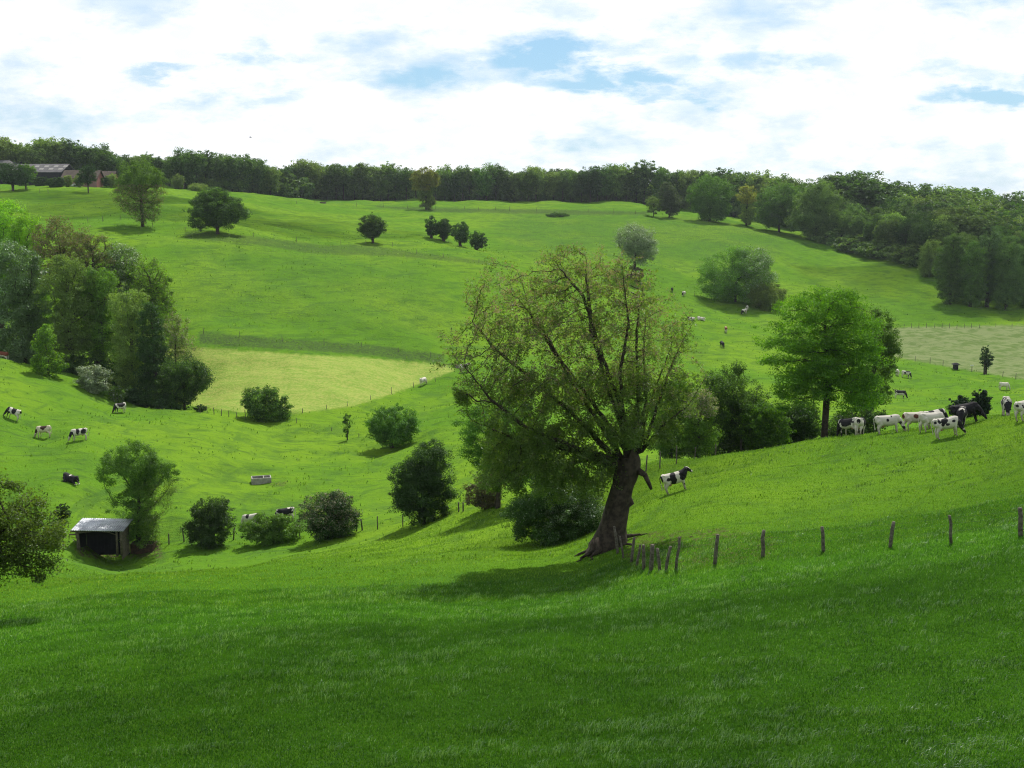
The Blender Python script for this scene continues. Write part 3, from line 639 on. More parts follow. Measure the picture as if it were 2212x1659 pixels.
# hedge behind the right hand ridge
T(1455, 990, 86, [(0, 120, 48, 55), (12, 60, 52, 60), (20, 165, 30, 30)], 'hawthorn_tree', 'green tree close behind the right side of the ash trunk', fixed=True, leaf='mid', density=1.1, n=900)
T(1517, 990, 84, [(0, 120, 36, 40), (-6, 60, 44, 60)], 'blossoming_thorn', 'small tree with a patch of pale pink blossom behind the ridge', fixed=True, leaf='mid', leaf2='pinkish', f2=lambda P_: .55 * (P_[:, 2] > 3.6), density=1.1)
T(1582, 985, 90, [(0, 135, 70, 72), (-20, 70, 76, 76), (44, 70, 56, 70)], 'hazel_tree', 'large dark rounded tree in the hedge left of the bright beech', fixed=True, leaf='dark', leaf2='mid', f2=lambda P_: .4 + 0 * P_[:, 0], density=1.2, n=1000)
T(1660, 975, 88, [(0, 50, 54, 50), (-10, 80, 36, 30)], 'field_maple', 'low yellow-green bush in the hedge left of the beech trunk', 'bush', fixed=True, leaf='mid', leaf2='bright', f2=lambda P_: .45 + 0 * P_[:, 0], density=1.1, crown='foliage', trunkname='stem')
T(1730, 965, 90, [(0, 52, 56, 46), (10, 84, 30, 18)], 'elder_bush', 'dark bush just left of the beech trunk', 'bush', fixed=True, leaf='dark', density=1.2, crown='foliage', trunkname='stem')
T(1840, 955, 92, [(-10, 40, 46, 32), (30, 55, 50, 36)], 'elder_bush', 'dark leafy bush under the right side of the beech', 'bush', fixed=True, leaf='dark', leaf2='mid', f2=lambda P_: .4 + 0 * P_[:, 0], density=1., crown='foliage', trunkname='stem')
T(1790, 962, 86, [(-20, 235, 112, 100), (-70, 180, 70, 85), (40, 250, 66, 80), (-10, 310, 70, 34), (60, 130, 70, 55), (-60, 110, 62, 40), (20, 170, 100, 70)], 'beech_tree', 'bright yellow-green spreading beech on a straight dark trunk', fixed=True, leaf='beech', density=.80, n=1500, leafpx=4.4, kill=.55, rtrunk=.27,
  step=.26, trunk=[(2, 90), (4, 150), (-4, 220), (-10, 280)], spread=.28, sides=7, cflat=.4, fill=.8, nclump=330)
T(1880, 950, 97, [(10, 240, 42, 52), (30, 190, 36, 46), (0, 120, 50, 50), (50, 225, 22, 26)], 'sycamore_tree', 'darker duller green tree peeping out right of the bright beech', fixed=True, leaf='mid', density=.9, n=900)
T(2085, 908, 82, [(0, 38, 26, 30), (6, 62, 8, 16)], 'cypress_bush', 'dark pointed evergreen bush behind the black cow', 'bush', fixed=True, leaf='conifer', density=1.6, crown='foliage', trunkname='stem', trunk=[(0, 25)])
T(2128, 905, 80, [(0, 40, 19, 30), (8, 30, 14, 30)], 'cypress_bush', 'dark blocky evergreen bush right of the black cow', 'bush', fixed=True, leaf='conifer', density=1.6, crown='foliage', trunkname='stem', trunk=[(0, 25)])
T(2127, 808, 214, [(0, 38, 13, 20), (0, 24, 9, 14)], 'hawthorn_tree', 'small narrow tree alone on the fence of the pale field', leaf='dark', density=1.3, rtrunk=.32)

# slopes beyond
T(1588, 652, 292, [(0, 58, 76, 54), (30, 84, 44, 30), (-34, 40, 50, 40), (50, 50, 36, 44)], 'willow_bush', 'large dome-shaped thicket alone in the middle of the right slope', leaf='mid', leaf2='silver', f2=lambda P_: np.clip((P_[:, 0] + 2) * .07, .05, .5), density=1.4, n=900, leafpx=2.5, trunk=[(0, 40)])
T(1656, 668, 284, [(0, 28, 38, 26)], 'sallow_bush', 'pale olive bush leaning against the large dome-shaped thicket', 'bush', leaf='olive', density=1.4, leafpx=2.5, trunk=[(0, 20)], crown='foliage', trunkname='stem')
T(1370, 602, 285, [(0, 78, 42, 36), (10, 60, 36, 30)], 'silver_willow', 'silver-leaved round-topped willow rising behind the ash crown', leaf='silver', density=1., leafpx=2.4, rtrunk=.36, trunk=[(0, 40), (4, 80)])
T(1372, 606, 280, [(0, 14, 18, 14)], 'blossom_bush', 'pinkish brown bush at the foot of the silver-leaved willow', 'bush', leaf='brown', leaf2='dark', f2=lambda P_: .4 + 0 * P_[:, 0], density=1.3, trunk=[(0, 10)], crown='foliage', trunkname='stem')
pol = 'pollards in the short row on the far slope'
for x, y, rx, h, lb in [(932, 514, 14, 46, 'first and topmost of the short row of dark pollards'), (958, 521, 17, 48, 'second of the short row of dark pollards from the top'), (994, 532, 19, 52, 'third of the short row of dark pollards, widest of them'), (1030, 543, 18, 44, 'lowest and rightmost of the short row of dark pollards')]:
    T(x, y, 318, [(0, h * .58, rx, h * .40), (3, h * .4, rx * .9, h * .3)], 'pollard_tree', lb, leaf='dark', density=1.6, leafpx=2.4, group=pol, trunk=[(-2, h * .3)], rtrunk=.4)
T(805, 525, 300, [(0, 36, 26, 26), (-4, 26, 24, 16)], 'hawthorn_tree', 'small rounded tree alone on the bank left of the pollard row', leaf='dark', leaf2='mid', f2=lambda P_: .3 + 0 * P_[:, 0], density=1.5, leafpx=2.4, rtrunk=.35)
T(470, 506, 262, [(0, 52, 56, 36), (-8, 76, 34, 22), (18, 44, 42, 30), (-26, 36, 34, 26)], 'sycamore_tree', 'dark squat spreading tree alone on the upper left slope', leaf='dark', leaf2='mid', f2=lambda P_: .25 + 0 * P_[:, 0], density=1.5, leafpx=2.8, n=900, rtrunk=.4)
T(308, 490, 268, [(0, 98, 52, 36), (-6, 70, 54, 40), (8, 34, 34, 28)], 'lime_tree', 'tall airy light green tree alone on the upper left slope', leaf='mid', leaf2='brown', f2=lambda P_: .35 * (P_[:, 2] < 10), fill=.45, density=.7, leafpx=2.5, n=1100, rtrunk=.4, wf=lambda P_: np.where(P_[:, 2] > 9.5, 1.6, .7))
T(191, 417, 358, [(0, 40, 19, 20), (-4, 28, 16, 12)], 'ash_tree', 'slim tree leaning a little in front of the red farmhouse', leaf='dark', density=1.4, leafpx=2.3)
T(28, 412, 362, [(0, 38, 30, 20), (6, 28, 32, 14)], 'apple_tree', 'round dark orchard tree in front of the long barn at the left edge', leaf='dark', density=1.5, leafpx=2.3, rtrunk=.4)
T(56, 409, 376, [(2, 32, 20, 20)], 'apple_tree', 'smaller orchard tree just right of the round dark one before the barn', leaf='mid', density=1.4, leafpx=2.3, rtrunk=.25)
T(920, 453, 448, [(-2, 64, 30, 24), (4, 62, 26, 18), (2, 22, 17, 24)], 'oak_tree', 'pale yellow-brown tree with ivy-green foot in front of the skyline wood', leaf='woodpale', leaf2='yellow', f2=lambda P_: .85 * (P_[:, 2] > 7.5), density=1.2, leafpx=2.3, rtrunk=.35, wf=lambda P_: np.where(P_[:, 2] < 8, 1.6, .7))
T(1411, 468, 425, [(0, 24, 16, 18)], 'hawthorn_tree', 'small pale green bushy tree left of the weeping tree', leaf='woodpale', density=1.5, leafpx=2.3)
T(1444, 470, 425, [(-4, 52, 17, 24), (2, 30, 22, 24), (10, 18, 14, 14)], 'weeping_willow', 'grey-green weeping tree leaning on a slanted trunk', leaf='silverd', density=1.3, leafpx=2.3, trunk=[(6, 20), (-2, 50)])
T(1532, 478, 420, [(0, 52, 42, 44), (4, 28, 38, 26)], 'lime_tree', 'big rounded bright tree shading the round bale on the far slope', leaf='mid', density=1.5, leafpx=2.4, rtrunk=.45, n=900)
T(1611, 486, 410, [(0, 62, 20, 22), (2, 26, 16, 28)], 'young_oak', 'slender tree with yellowish top right of the big rounded bright tree', leaf='woodpale', leaf2='yellow', f2=lambda P_: .8 * (P_[:, 2] > 8), density=1.3, leafpx=2.3)
T(1682, 501, 400, [(0, 58, 46, 42), (-16, 40, 34, 28), (24, 40, 28, 28)], 'oak_tree', 'green oak with visible trunk casting the first shadow of the right wood', leaf='mid', leaf2='wood', f2=lambda P_: .5 + 0 * P_[:, 0], density=1.3, leafpx=2.4, rtrunk=.4, n=900)
T(1762, 520, 402, [(0, 78, 44, 46), (-12, 44, 44, 36), (14, 34, 34, 30)], 'oak_tree', 'tall dark oak at the left corner of the right hand wood', leaf='wood', density=1.5, leafpx=2.4, rtrunk=.4, n=900)

# ------------------------------------------------------------------ woods on the skyline and to the right
def variant(seed, H, W, leaf, leaf2=None, low=.12, dens=1.15):
    rs = np.random.RandomState(seed); B = []
    B.append((0, 0, H * .70, W * .46, W * .46, H * .29))
    for k in range(5):
        a = rs.rand() * 6.28; B.append((math.cos(a) * W * .24, math.sin(a) * W * .24, H * (.45 + .36 * rs.rand()), W * (.20 + .1 * rs.rand()), W * .24, H * (.11 + .08 * rs.rand())))
    for k in range(2):
        a = rs.rand() * 6.28; B.append((math.cos(a) * W * .2, math.sin(a) * W * .2, H * (low + .2), W * .22, W * .22, H * .18, .5))
    r = make_tree('broadleaf_tree', [(0, 0, -.6), (.1, 0, H * .25), (0, .1, H * .5), (.2, 0, H * .72)], B, int(6500 * dens), .72, leaf, seed=seed, rtrunk=.30, step=.7, kill=1.0, n=500, spread=.5,
                  rmin=.05, r0=.035, sides=5, rtwig=.16, leaf2=leaf2, f2=(lambda P_: .35 + 0 * P_[:, 0]) if leaf2 else None, nclump=150, clr=W * .09)
    return r
kinds = [('dark', 'wood', None), ('deep green', 'wood', 'dark'), ('greyish green', 'woodpale', 'wood'), ('mid green', 'mid', 'wood'), ('dark', 'dark', None), ('pale', 'woodpale', 'olive')]
VAR = []
for i, (w_, l1, l2) in enumerate(kinds):
    for j in range(2): VAR.append((w_, variant(300 + i * 7 + j, 18., 12. if j else 9.5, l1, l2), 'broad' if j else 'narrow'))
under = make_tree('thicket_bush', [(0, 0, -.3), (0, 0, 1.5)], [(0, 0, 2.0, 3.6, 2.6, 2.1), (2, .5, 1.6, 2.6, 2.4, 1.8), (-2, 0, 1.5, 2.6, 2.2, 1.7)], 3200, .55, 'wood', seed=77, step=.5, kill=.7, n=200, rmin=.04, r0=.03, sides=4, crown='foliage', trunkname='stem', nclump=70)
tag(under, 'x', 'bush')
for w_, r_, s_ in VAR: tag(r_, 'x', 'tree')
used = {}
wr = np.random.RandomState(21)
ORD = ['first', 'second', 'third', 'fourth', 'fifth', 'sixth', 'seventh', 'eighth', 'ninth', 'tenth', 'eleventh', 'twelfth', 'thirteenth', 'fourteenth', 'fifteenth', 'sixteenth', 'seventeenth', 'eighteenth', 'nineteenth', 'twentieth',
       'twenty-first', 'twenty-second', 'twenty-third', 'twenty-fourth', 'twenty-fifth', 'twenty-sixth', 'twenty-seventh', 'twenty-eighth', 'twenty-ninth', 'thirtieth']
def put(vi, x, y, H, label, group, wsc=None):
    w_, src, shp = VAR[vi]; s = H / 18.
    z = gz(x, y) - .2; rz = wr.rand() * 6.28; sx = s * (wsc or (.9 + .25 * wr.rand()))
    if vi not in used: used[vi] = 1; r = src
    else: r = dup(src, (0, 0, 0))
    r.location = (x, y, z); r.rotation_euler = (0, 0, rz); r.scale = (sx, sx, s); r['label'] = label; r['group'] = group
    return r
def top_at(px):                # row of the skyline of the wood in the photograph
    return float(np.interp(px, [-100, 0, 60, 130, 190, 250, 275, 320, 350, 400, 440, 470, 500, 530, 550, 580, 620, 660, 700, 780, 850, 900, 960, 1060, 1130, 1180, 1300, 1380, 1430, 1490, 1550, 1640, 1700, 1760, 1800, 1835, 1870, 1930, 2000, 2060, 2110, 2211, 2400],
                                [296, 298, 305, 296, 312, 322, 345, 326, 338, 320, 326, 340, 330, 330, 332, 352, 354, 350, 358, 352, 360, 366, 362, 358, 366, 362, 362, 352, 362, 362, 372, 372, 384, 392, 388, 366, 388, 384, 392, 386, 392, 410, 420]))
def edge_d(px): return float(np.interp(px, [-100, 0, 250, 420, 600, 640, 1400, 1500, 1600, 1700, 1760, 1800, 1850, 1900, 1960, 2010], [430, 432, 432, 440, 470, 512, 512, 505, 492, 455, 428, 402, 388, 376, 364, 354]))
# front row along the skyline
GF = 'trees in the front row of the skyline wood'; GB = 'trees standing behind the front row of the skyline wood'
segs = [(-40, 270, 'above the farm', 30), (275, 600, 'right of airy lone tree', 26), (612, 905, 'left of yellow-brown tree', 22), (940, 1400, 'right of yellow-brown tree', 21), (1425, 1740, 'behind the big rounded tree', 24)]
for si, (p0, p1, where, stp) in enumerate(segs):
    px = p0; k = 0
    while px < p1:
        d = edge_d(px) + wr.rand() * 4 + 1; a, _ = ray(px, 430); x = a * d; z = gz(x, d)
        t = ray(px, top_at(px) + 12 - 20 * wr.rand() ** .8 - (6 if wr.rand() < .2 else 0))[1]; H = max(8., t * d + CAMZ - z)
        vi = int(wr.choice([0, 1, 2, 3, 4, 5, 6, 7, 8, 9, 10, 11], p=np.array([2, 2, 1.6, 1.6, 2.2, 2, 1.4, 1.4, 1.2, 1.2, .8, .9]) / 18.3))
        w_, _, shp = VAR[vi]
        put(vi, x, d, H, f'{w_} {shp} tree, {ORD[k]} from left in skyline front row {where}', GF); k += 1
        px += stp * (.75 + .5 * wr.rand()) * (432. / d) ** .5
for row, (dd, stp) in enumerate([(9, 30), (20, 34)]):
    for si, (p0, p1, where, s0) in enumerate(segs):
        px = p0 + 10; k = 0
        while px < p1:
            d = edge_d(px) + dd + wr.rand() * 5; a, _ = ray(px, 430); x = a * d; z = gz(x, d)
            t = ray(px, top_at(px) + 2 + wr.rand() * 9)[1]; H = min(26., max(8., t * d + CAMZ - z))
            vi = int(wr.choice([0, 1, 2, 3, 8, 9])); w_ = VAR[vi][0]
            put(vi, x, d, H, f'{w_} tree, {ORD[k]} from left in skyline {["second", "rearmost"][row]} row {where}', GB); k += 1
            px += stp * (.75 + .5 * wr.rand())
first = [True]
def ubush(x, y, s, label, group):
    if first[0]: first[0] = False; r = under
    else: r = dup(under, (0, 0, 0))
    r.location = (x, y, gz(x, y) - .1); r.rotation_euler = (0, 0, wr.rand() * .8 - .4); r.scale = (s * 1.2, s, s); r['label'] = label; r['group'] = group
for si, (p0, p1, where, s0) in enumerate(segs):
    px = p0 + 5; k = 0
    while px < p1:
        d = edge_d(px) + 17; a, _ = ray(px, 430)
        ubush(a * d, d, 2.0 + .8 * wr.rand(), f'tall dark bush, {ORD[k]} from left between skyline trunks {where}', 'thicket bushes under the skyline wood'); k += 1
        px += 25
for si, (p0, p1, where, s0) in enumerate(segs):
    px = p0; k = 0
    while px < p1:
        d = edge_d(px) + 4 + wr.rand() * 5; a, _ = ray(px, 430)
        ubush(a * d, d, .9 + .6 * wr.rand(), f'dark bush, {ORD[k]} from left under skyline trees {where}', 'thicket bushes under the skyline wood'); k += 1
        px += 27
# wood on the right
GR = 'trees of the hillside wood on the right'
rowsR = [(0, 1785, 30, 'front edge'), (10, 1770, 31, 'second'), (24, 1760, 33, 'third'), (42, 1790, 35, 'fourth'), (64, 1800, 36, 'fifth'), (92, 1750, 36, 'rearmost')]
for ri, (dd, p0, stp, nm) in enumerate(rowsR):
    px = p0; k = 0
    while px < 2290:
        d = edge_d(min(px, 2010)) + dd + wr.rand() * 4; a, _ = ray(px, 520); x = a * d; z = gz(x, d)
        if ri == 0 and px > 2040: break
        H = 17 + wr.rand() * 4
        tt = ray(px, top_at(px) + (6 if ri == 5 else 14 + 26 * (5 - ri) * .55))[1] * d + CAMZ - z
        H = np.clip(min(H + 2, tt), 9, 24)
        if abs(px - 1835) < 22 and ri == 3: H = ray(px, 368)[1] * d + CAMZ - z
        vi = int(wr.choice(12, p=np.array([3, 3, 2, 2, 2, 2.4, 1.2, 1.4, 2, 2, .8, 1.2]) / 23.))
        if ri == 0: vi = int(wr.choice([0, 1, 8, 9]))
        w_, _, shp = VAR[vi]
        put(vi, x, d, H, f'{w_} {shp} tree, {ORD[k]} from left in {nm} row of right hand wood' if ri else f'{w_} {shp} tree, {ORD[k]} from left along shaded front edge of right wood', GR, wsc=H / 18 * 1.12); k += 1
        px += stp * (.8 + .4 * wr.rand()) * (1 if dd else .8)
px = 1790; k = 0
while px < 2040:
    d = edge_d(px) + 1.; a, _ = ray(px, 540); ubush(a * d, d, 1.3 + .5 * wr.rand(), f'dark bush, {ORD[k]} from left along foot of right hand wood', 'thicket bushes at the foot of the right wood'); k += 1; px += 24
# copse nearer on the right
cps = [(2048, 318, 640, 505, 'mid'), (2092, 316, 636, 520, 'mid'), (2128, 320, 636, 488, 'bluegreen'), (2170, 314, 640, 510, 'wood'), (2215, 318, 645, 495, 'mid'), (2260, 316, 650, 505, 'wood'),
       (2075, 330, 620, 500, 'wood'), (2150, 334, 622, 484, 'mid'), (2200, 333, 622, 490, 'olive')]
for i, (px, d, by, ty, lf) in enumerate(cps):
    a, _ = ray(px, 600); z = gz(a * d, d); H = ray(px, ty)[1] * d + CAMZ - z; m = d / FPX; hp = H / m
    T(px, by, d, [(0, hp * .70, 27, hp * .28), (-8, hp * .45, 27, hp * .28), (10, hp * .38, 26, hp * .26), (0, hp * .2, 26, hp * .18)], 'sycamore_tree', f'{["yellow-green", "rounded", "tall bluish", "dark", "green", "dark", "dark", "green", "olive"][i]} tree, {ORD[i % 6 if i < 6 else i - 6]} from left at {"front" if i < 6 else "rear"} of right corner copse', 
      leaf=lf, leaf2='wood', f2=lambda P_: .5 + 0 * P_[:, 0], density=1.1, leafpx=2., fixed=True, group='trees of the corner copse on the right', trunk=[(0, hp * .3), (0, hp * .6)])
T(2002, 585, 345, [(0, 40, 22, 40), (4, 16, 26, 16)], 'hazel_bush', 'light bushy shrub at the hollow between the right wood and the corner copse', 'bush', fixed=True, leaf='woodpale', density=1.3, crown='foliage', trunkname='stem', leafpx=2.)

# ------------------------------------------------------------------ farm
WOODD = mat('weathered_wood', (.16, .135, .105), .9, nscale=6., col2=(.085, .070, .055), bump=.5)
WOODP = mat('post_wood', (.17, .155, .125), .9, nscale=9., col2=(.075, .065, .050), bump=.5)
DARKW = mat('black_boarding', (.022, .023, .028), .85, nscale=2., col2=(.012, .012, .016))
def brick(name, c1, c2, c3, sc):
    m = bpy.data.materials.new(name); m.use_nodes = True; nt = m.node_tree; nt.nodes.clear(); q = G(nt)
    b = q.n('ShaderNodeBsdfPrincipled'); b.inputs['Roughness'].default_value = .9; t = q.n('ShaderNodeTexBrick'); t.inputs['Scale'].default_value = sc
    for i, c in enumerate((c1, c2, c3)): t.inputs[i + 1].default_value = (*c, 1)
    nt.links.new(q.n('ShaderNodeTexCoord').outputs['Object'], t.inputs['Vector']); nt.links.new(t.outputs[0], b.inputs[0]); nt.links.new(b.outputs[0], q.n('ShaderNodeOutputMaterial').inputs[0]); return m
BRICK = brick('red_brick', (.26, .035, .024), (.19, .028, .02), (.2, .12, .1), 3.)
SHEET = mat('fibre_cement', (.120, .118, .122), .9, nscale=.8, col2=(.08, .078, .082))
TILE = mat('roof_tiles', (.085, .066, .052), .95, nscale=1.2, col2=(.055, .045, .036))
LIGHTP = mat('translucent_panel', (.30, .29, .27), .7)
GLASS = mat('dark_glass', (.03, .035, .04), .15, spec=.6)
WHITEP = mat('white_paint', (.78, .78, .76), .6)
def barn(px, py, d, L, D, hw, hr, rz, label, name='barn', wallm=None, roofm=None, hip=0., panels=0, windows=(), doors=(), chim=()):
    p = at(px, d, py); root = empty(name, p, label, 'building', rz=rz)
    w = MB(); w.box(-L / 2, L / 2, 0, D, -1.5, hw); w.add([(-L / 2, 0, hw), (-L / 2, D, hw), (-L / 2, D / 2, hr - .15)], [(0, 1, 2)]); w.add([(L / 2, 0, hw), (L / 2, D, hw), (L / 2, D / 2, hr - .15)], [(0, 2, 1)])
    w.build('wall', wallm, root)
    r = MB(); e = .5; th = .18
    sl_ = (hr - hw) / (D / 2)
    a = [(-L / 2 - e, -e, hw - e * sl_ + .1), (L / 2 + e, -e, hw - e * sl_ + .1), (L / 2 + e - hip, D / 2, hr + .1), (-L / 2 - e + (hip if hip else 0), D / 2, hr + .1)]
    b = [(-L / 2 - e, D + e, hw - e * sl_ + .1), (L / 2 + e, D + e, hw - e * sl_ + .1)]
    for quad in ([a[0], a[1], a[2], a[3]], [b[1], b[0], a[3], a[2]]):
        n0 = len(r.v); r.add(quad + [(x, y, z + th) for x, y, z in quad], [(3, 2, 1, 0), (4, 5, 6, 7), (0, 1, 5, 4), (1, 2, 6, 5), (2, 3, 7, 6), (3, 0, 4, 7)])
    if hip: r.add([a[1], b[1], a[2]], [(0, 1, 2)])
    rf = r.build('roof', roofm, root)
    if panels:
        for row, f in ((0, .25), (1, .62)):
            for k in range(panels):
                x = -L / 2 + (k + .5 + .25 * row) * L / panels; y0 = D / 2 * f; y1 = y0 + .9
                z = lambda y_: hw + .1 + sl_ * y_ + th + .02
                pm = MB(); pm.add([(x, y0, z(y0)), (x + 1.6, y0, z(y0)), (x + 1.6, y1, z(y1)), (x, y1, z(y1)), (x, y0, z(y0) + .03), (x + 1.6, y0, z(y0) + .03), (x + 1.6, y1, z(y1) + .03), (x, y1, z(y1) + .03)],
                                      [(0, 3, 2, 1), (4, 5, 6, 7), (0, 1, 5, 4), (1, 2, 6, 5), (2, 3, 7, 6), (3, 0, 4, 7)]); pm.build('rooflight', LIGHTP, rf)
    for x, z, ww, hh in windows:
        f = MB(); f.box(x - ww / 2 - .08, x + ww / 2 + .08, -.09, .03, z - .08, z + hh + .08); fr = f.build('window', WHITEP, root)
        gl = MB(); gl.box(x - ww / 2, x - .03, -.11, -.085, z, z + hh); gl.box(x + .03, x + ww / 2, -.11, -.085, z, z + hh); gl.build('pane', GLASS, fr)
    for x, ww, hh in doors:
        f = MB(); f.box(x - ww / 2, x + ww / 2, -.1, .03, 0, hh); f.build('door', DARKW, root)
    for x in chim:
        c = MB(); c.box(x - .45, x + .45, D / 2 - .4, D / 2 + .4, hr - .5, hr + 1.2); c.box(x - .52, x + .52, D / 2 - .47, D / 2 + .47, hr + 1.2, hr + 1.35); c.build('chimney', BRICK, rf)
    return root
barn(40, 399, 392, 32, 13, 4.4, 7.4, R(-3), 'long black-boarded barn with grey-brown sheet roof and pale roof panels', wallm=DARKW, roofm=SHEET, panels=9, doors=((-8, 4, 3.8),))
barn(-12, 397, 412, 16, 12, 6.2, 8.8, R(-3), 'grey roof of a taller barn showing over the long black barn at the left edge', wallm=DARKW, roofm=SHEET, hip=5., windows=((1, 4.6, 1.2, .8),))
barn(172, 401, 398, 12, 8, 2.5, 5.2, R(2), 'low red-brick farmhouse with brown roof right of the long black barn', 'farmhouse', wallm=BRICK, roofm=TILE, windows=((-3.5, 1., 1.2, 1.1), (2.6, 1., 1.2, 1.1)), doors=((0, 1., 2.1),), chim=())
barn(216, 402, 400, 9, 7, 2.9, 5.2, R(2), 'red-brick outbuilding with grey roof at the right end of the farm', 'farmhouse', wallm=BRICK, roofm=TILE, windows=((-2.2, 1.4, 1., 1.1), (2.2, 1.4, 1., 1.1)), chim=())
for x, w_, lb in ((156, 3.2, 'low white wall left of the red-brick farmhouse'), (167, 2.4, 'short white wall nearest the red-brick farmhouse')):
    p = at(x, 384, 402); r = MB(); r.box(-w_ / 2, w_ / 2, 0, .4, -.4, .7); r.box(-w_ / 2 - .05, w_ / 2 + .05, -.05, .45, .7, .8); tag(r.build('garden_wall', WHITEP, None, p), lb, 'wall')
for x, rx, h, lb in ((92, 20, 18, 'clipped dark hedge section against the black barn, nearest the orchard trees'), (122, 20, 18, 'clipped dark hedge section at the right end of the black barn')):
    T(x, 403, 384, [(0, h * .5, rx, h * .55), (-rx * .4, h * .5, rx * .6, h * .5), (rx * .4, h * .5, rx * .6, h * .55)], 'hedge', lb, 'hedge', leaf='dark', density=1.6, leafpx=1.6, crown='foliage', trunkname='stem', trunk=[(0, h * .4)], ry=.35)
for x, rx, h, lf, lb in ((148, 10, 24, 'olive', 'pale shrub at the corner of the long black barn'), (170, 11, 24, 'woodpale', 'greyish garden tree before the middle of the red farmhouse'), (230, 9, 20, 'dark', 'small dark tree before the red outbuilding'), (215, 7, 22, 'mid', 'small garden tree against the red outbuilding'), (244, 12, 26, 'woodpale', 'pale shrub at the right end of the farm'), (398, 14, 28, 'woodpale', 'small pale tree before the skyline wood right of the airy lone tree'), (440, 22, 14, 'woodpale', 'low pale scrub before the skyline wood')):
    T(x, 404, 388 if x < 300 else 425, [(0, h * .55, rx, h * .5)], 'shrub', lb, 'bush', fixed=x > 300, leaf=lf, density=1.5, leafpx=1.6, crown='foliage', trunkname='stem', trunk=[(0, h * .4)])
T(1203, 468, 425, [(0, 3, 24, 5)], 'bramble_patch', 'low dark bramble patch below the upper fence', 'bush', leaf='dark', density=2., leafpx=1.6, crown='foliage', trunkname='stem', trunk=[(0, 2)])

# ------------------------------------------------------------------ cattle shelter, trough, feeders
def at_on(px, d, py): return at(px, d, py)
def shelter():
    pL = at(168, 88, 1186); m = pL.y / FPX
    X = Vector((1, -.10, 0)); root = empty('cattle_shelter', (pL.x, pL.y, pL.z), 'open wooden cattle shelter with grey corrugated roof at lower left', 'shelter', rz=R(3))
    L, D, h0, h1 = 96 * m, 2.2, 48 * m * 1.02, 60 * m
    GALV = mat('galvanised_sheet', (.50, .52, .56), .34, nscale=1.3, col2=(.30, .31, .35), metal=.5, spec=.5)
    r = MB(); nx = 46; e = .35
    vs = []; 
    for j, (y, z) in enumerate(((-.5, h0 - .05), (D + .3, h1 - .25))):
        for i in range(nx + 1):
            x = -e + (L + 2 * e) * i / nx; vs.append((x, y, z + (.02 if i % 2 else -.02) - .12 * x / L))
    o2 = len(vs); vs += [(x, y, z - .03) for x, y, z in vs]
    fs = [(i, i + 1, nx + 2 + i, nx + 1 + i) for i in range(nx)] + [(o2 + nx + 1 + i, o2 + nx + 2 + i, o2 + i + 1, o2 + i) for i in range(nx)] + [(i + 1, i, o2 + i, o2 + i + 1) for i in range(nx)]
    r.add(vs, fs); r.build('roof', GALV, root)
    b = MB(); 
    for k in range(12): b.box(k * L / 12 + .002, (k + 1) * L / 12 - .002, D, D + .04, -1.2, h1 - .31 - .3 * k / 12)
    b.build('back_wall', DARKW, root)
    for sx in (0., L):
        b = MB()
        for k in range(6): b.box(sx - .02, sx + .02, .1 + k * .34, .1 + k * .34 + .335, -1., h0 - .12 - (.3 if sx else 0) + .1 * k / 6)
        b.build('side_wall', DARKW if sx == 0. else WOODD, root)
    for x, lean, w_ in ((.0, .06, .09), (.18, -.14, .08), (L - .35, .02, .10), (L, 0, .11)):
        MB().tube([(x, 0, -.6), (x + lean * .4, 0, h0 * .5), (x + lean, 0, h0 - .08 - .12 * x / L)], [w_, w_ * .9, w_ * .8], 7).build('post', WOODD, root, smooth=True)
    bm_ = MB(); bm_.box(-.5, L + .1, -.06, .06, h0 - .34, h0 - .19); bm_.build('beam', WOODD, root)
    bm_ = MB(); bm_.tube([(.1, -.08, h0 * .78), (L * .35, -.08, h0 - .3)], .045, 5); bm_.build('brace', WOODD, root)
    bm_ = MB(); bm_.tube([(L - .35, -.08, h0 * .66), (L * .72, -.08, h0 * .80), (L * .5, -.08, h0 - .3)], .045, 5); bm_.build('brace', WOODD, root)
    bm_ = MB(); bm_.box(-.65, -.05, 0, .08, h0 - .62, h0 - .5); bm_.build('rail', WOODD, root)
    # feed crate beside it
    p = at(306, 89.5, 1196); c = empty('hay_crate', p, 'low rusty brown feeding crate at the right end of the cattle shelter', 'feeder', rz=R(-3))
    RUST = mat('rusty_board', (.105, .062, .040), .9, nscale=4., col2=(.05, .034, .026), bump=.3)
    W = 1.95; b = MB(); b.box(-W / 2, W / 2, -.03, .03, 0, .85); b.build('front_panel', RUST, c)
    b = MB(); b.box(-W / 2, W / 2, 1.0, 1.06, 0, .85); b.build('back_panel', RUST, c)
    for s_ in (-1, 1): b = MB(); b.box(s_ * W / 2 - .03, s_ * W / 2 + .03, .033, .997, 0, .85); b.build('end_panel', RUST, c)
    b = MB(); b.tube([(-W / 2 - .05, -.02, .88), (W / 2 + .05, -.02, .86)], .04, 6); b.build('rail', WOODD, c)
shelter()
CONC = mat('concrete', (.34, .33, .30), .9, nscale=2.5, col2=(.22, .21, .19), bump=.3)
WATER = mat('dark_water', (.015, .018, .015), .08, spec=.6)
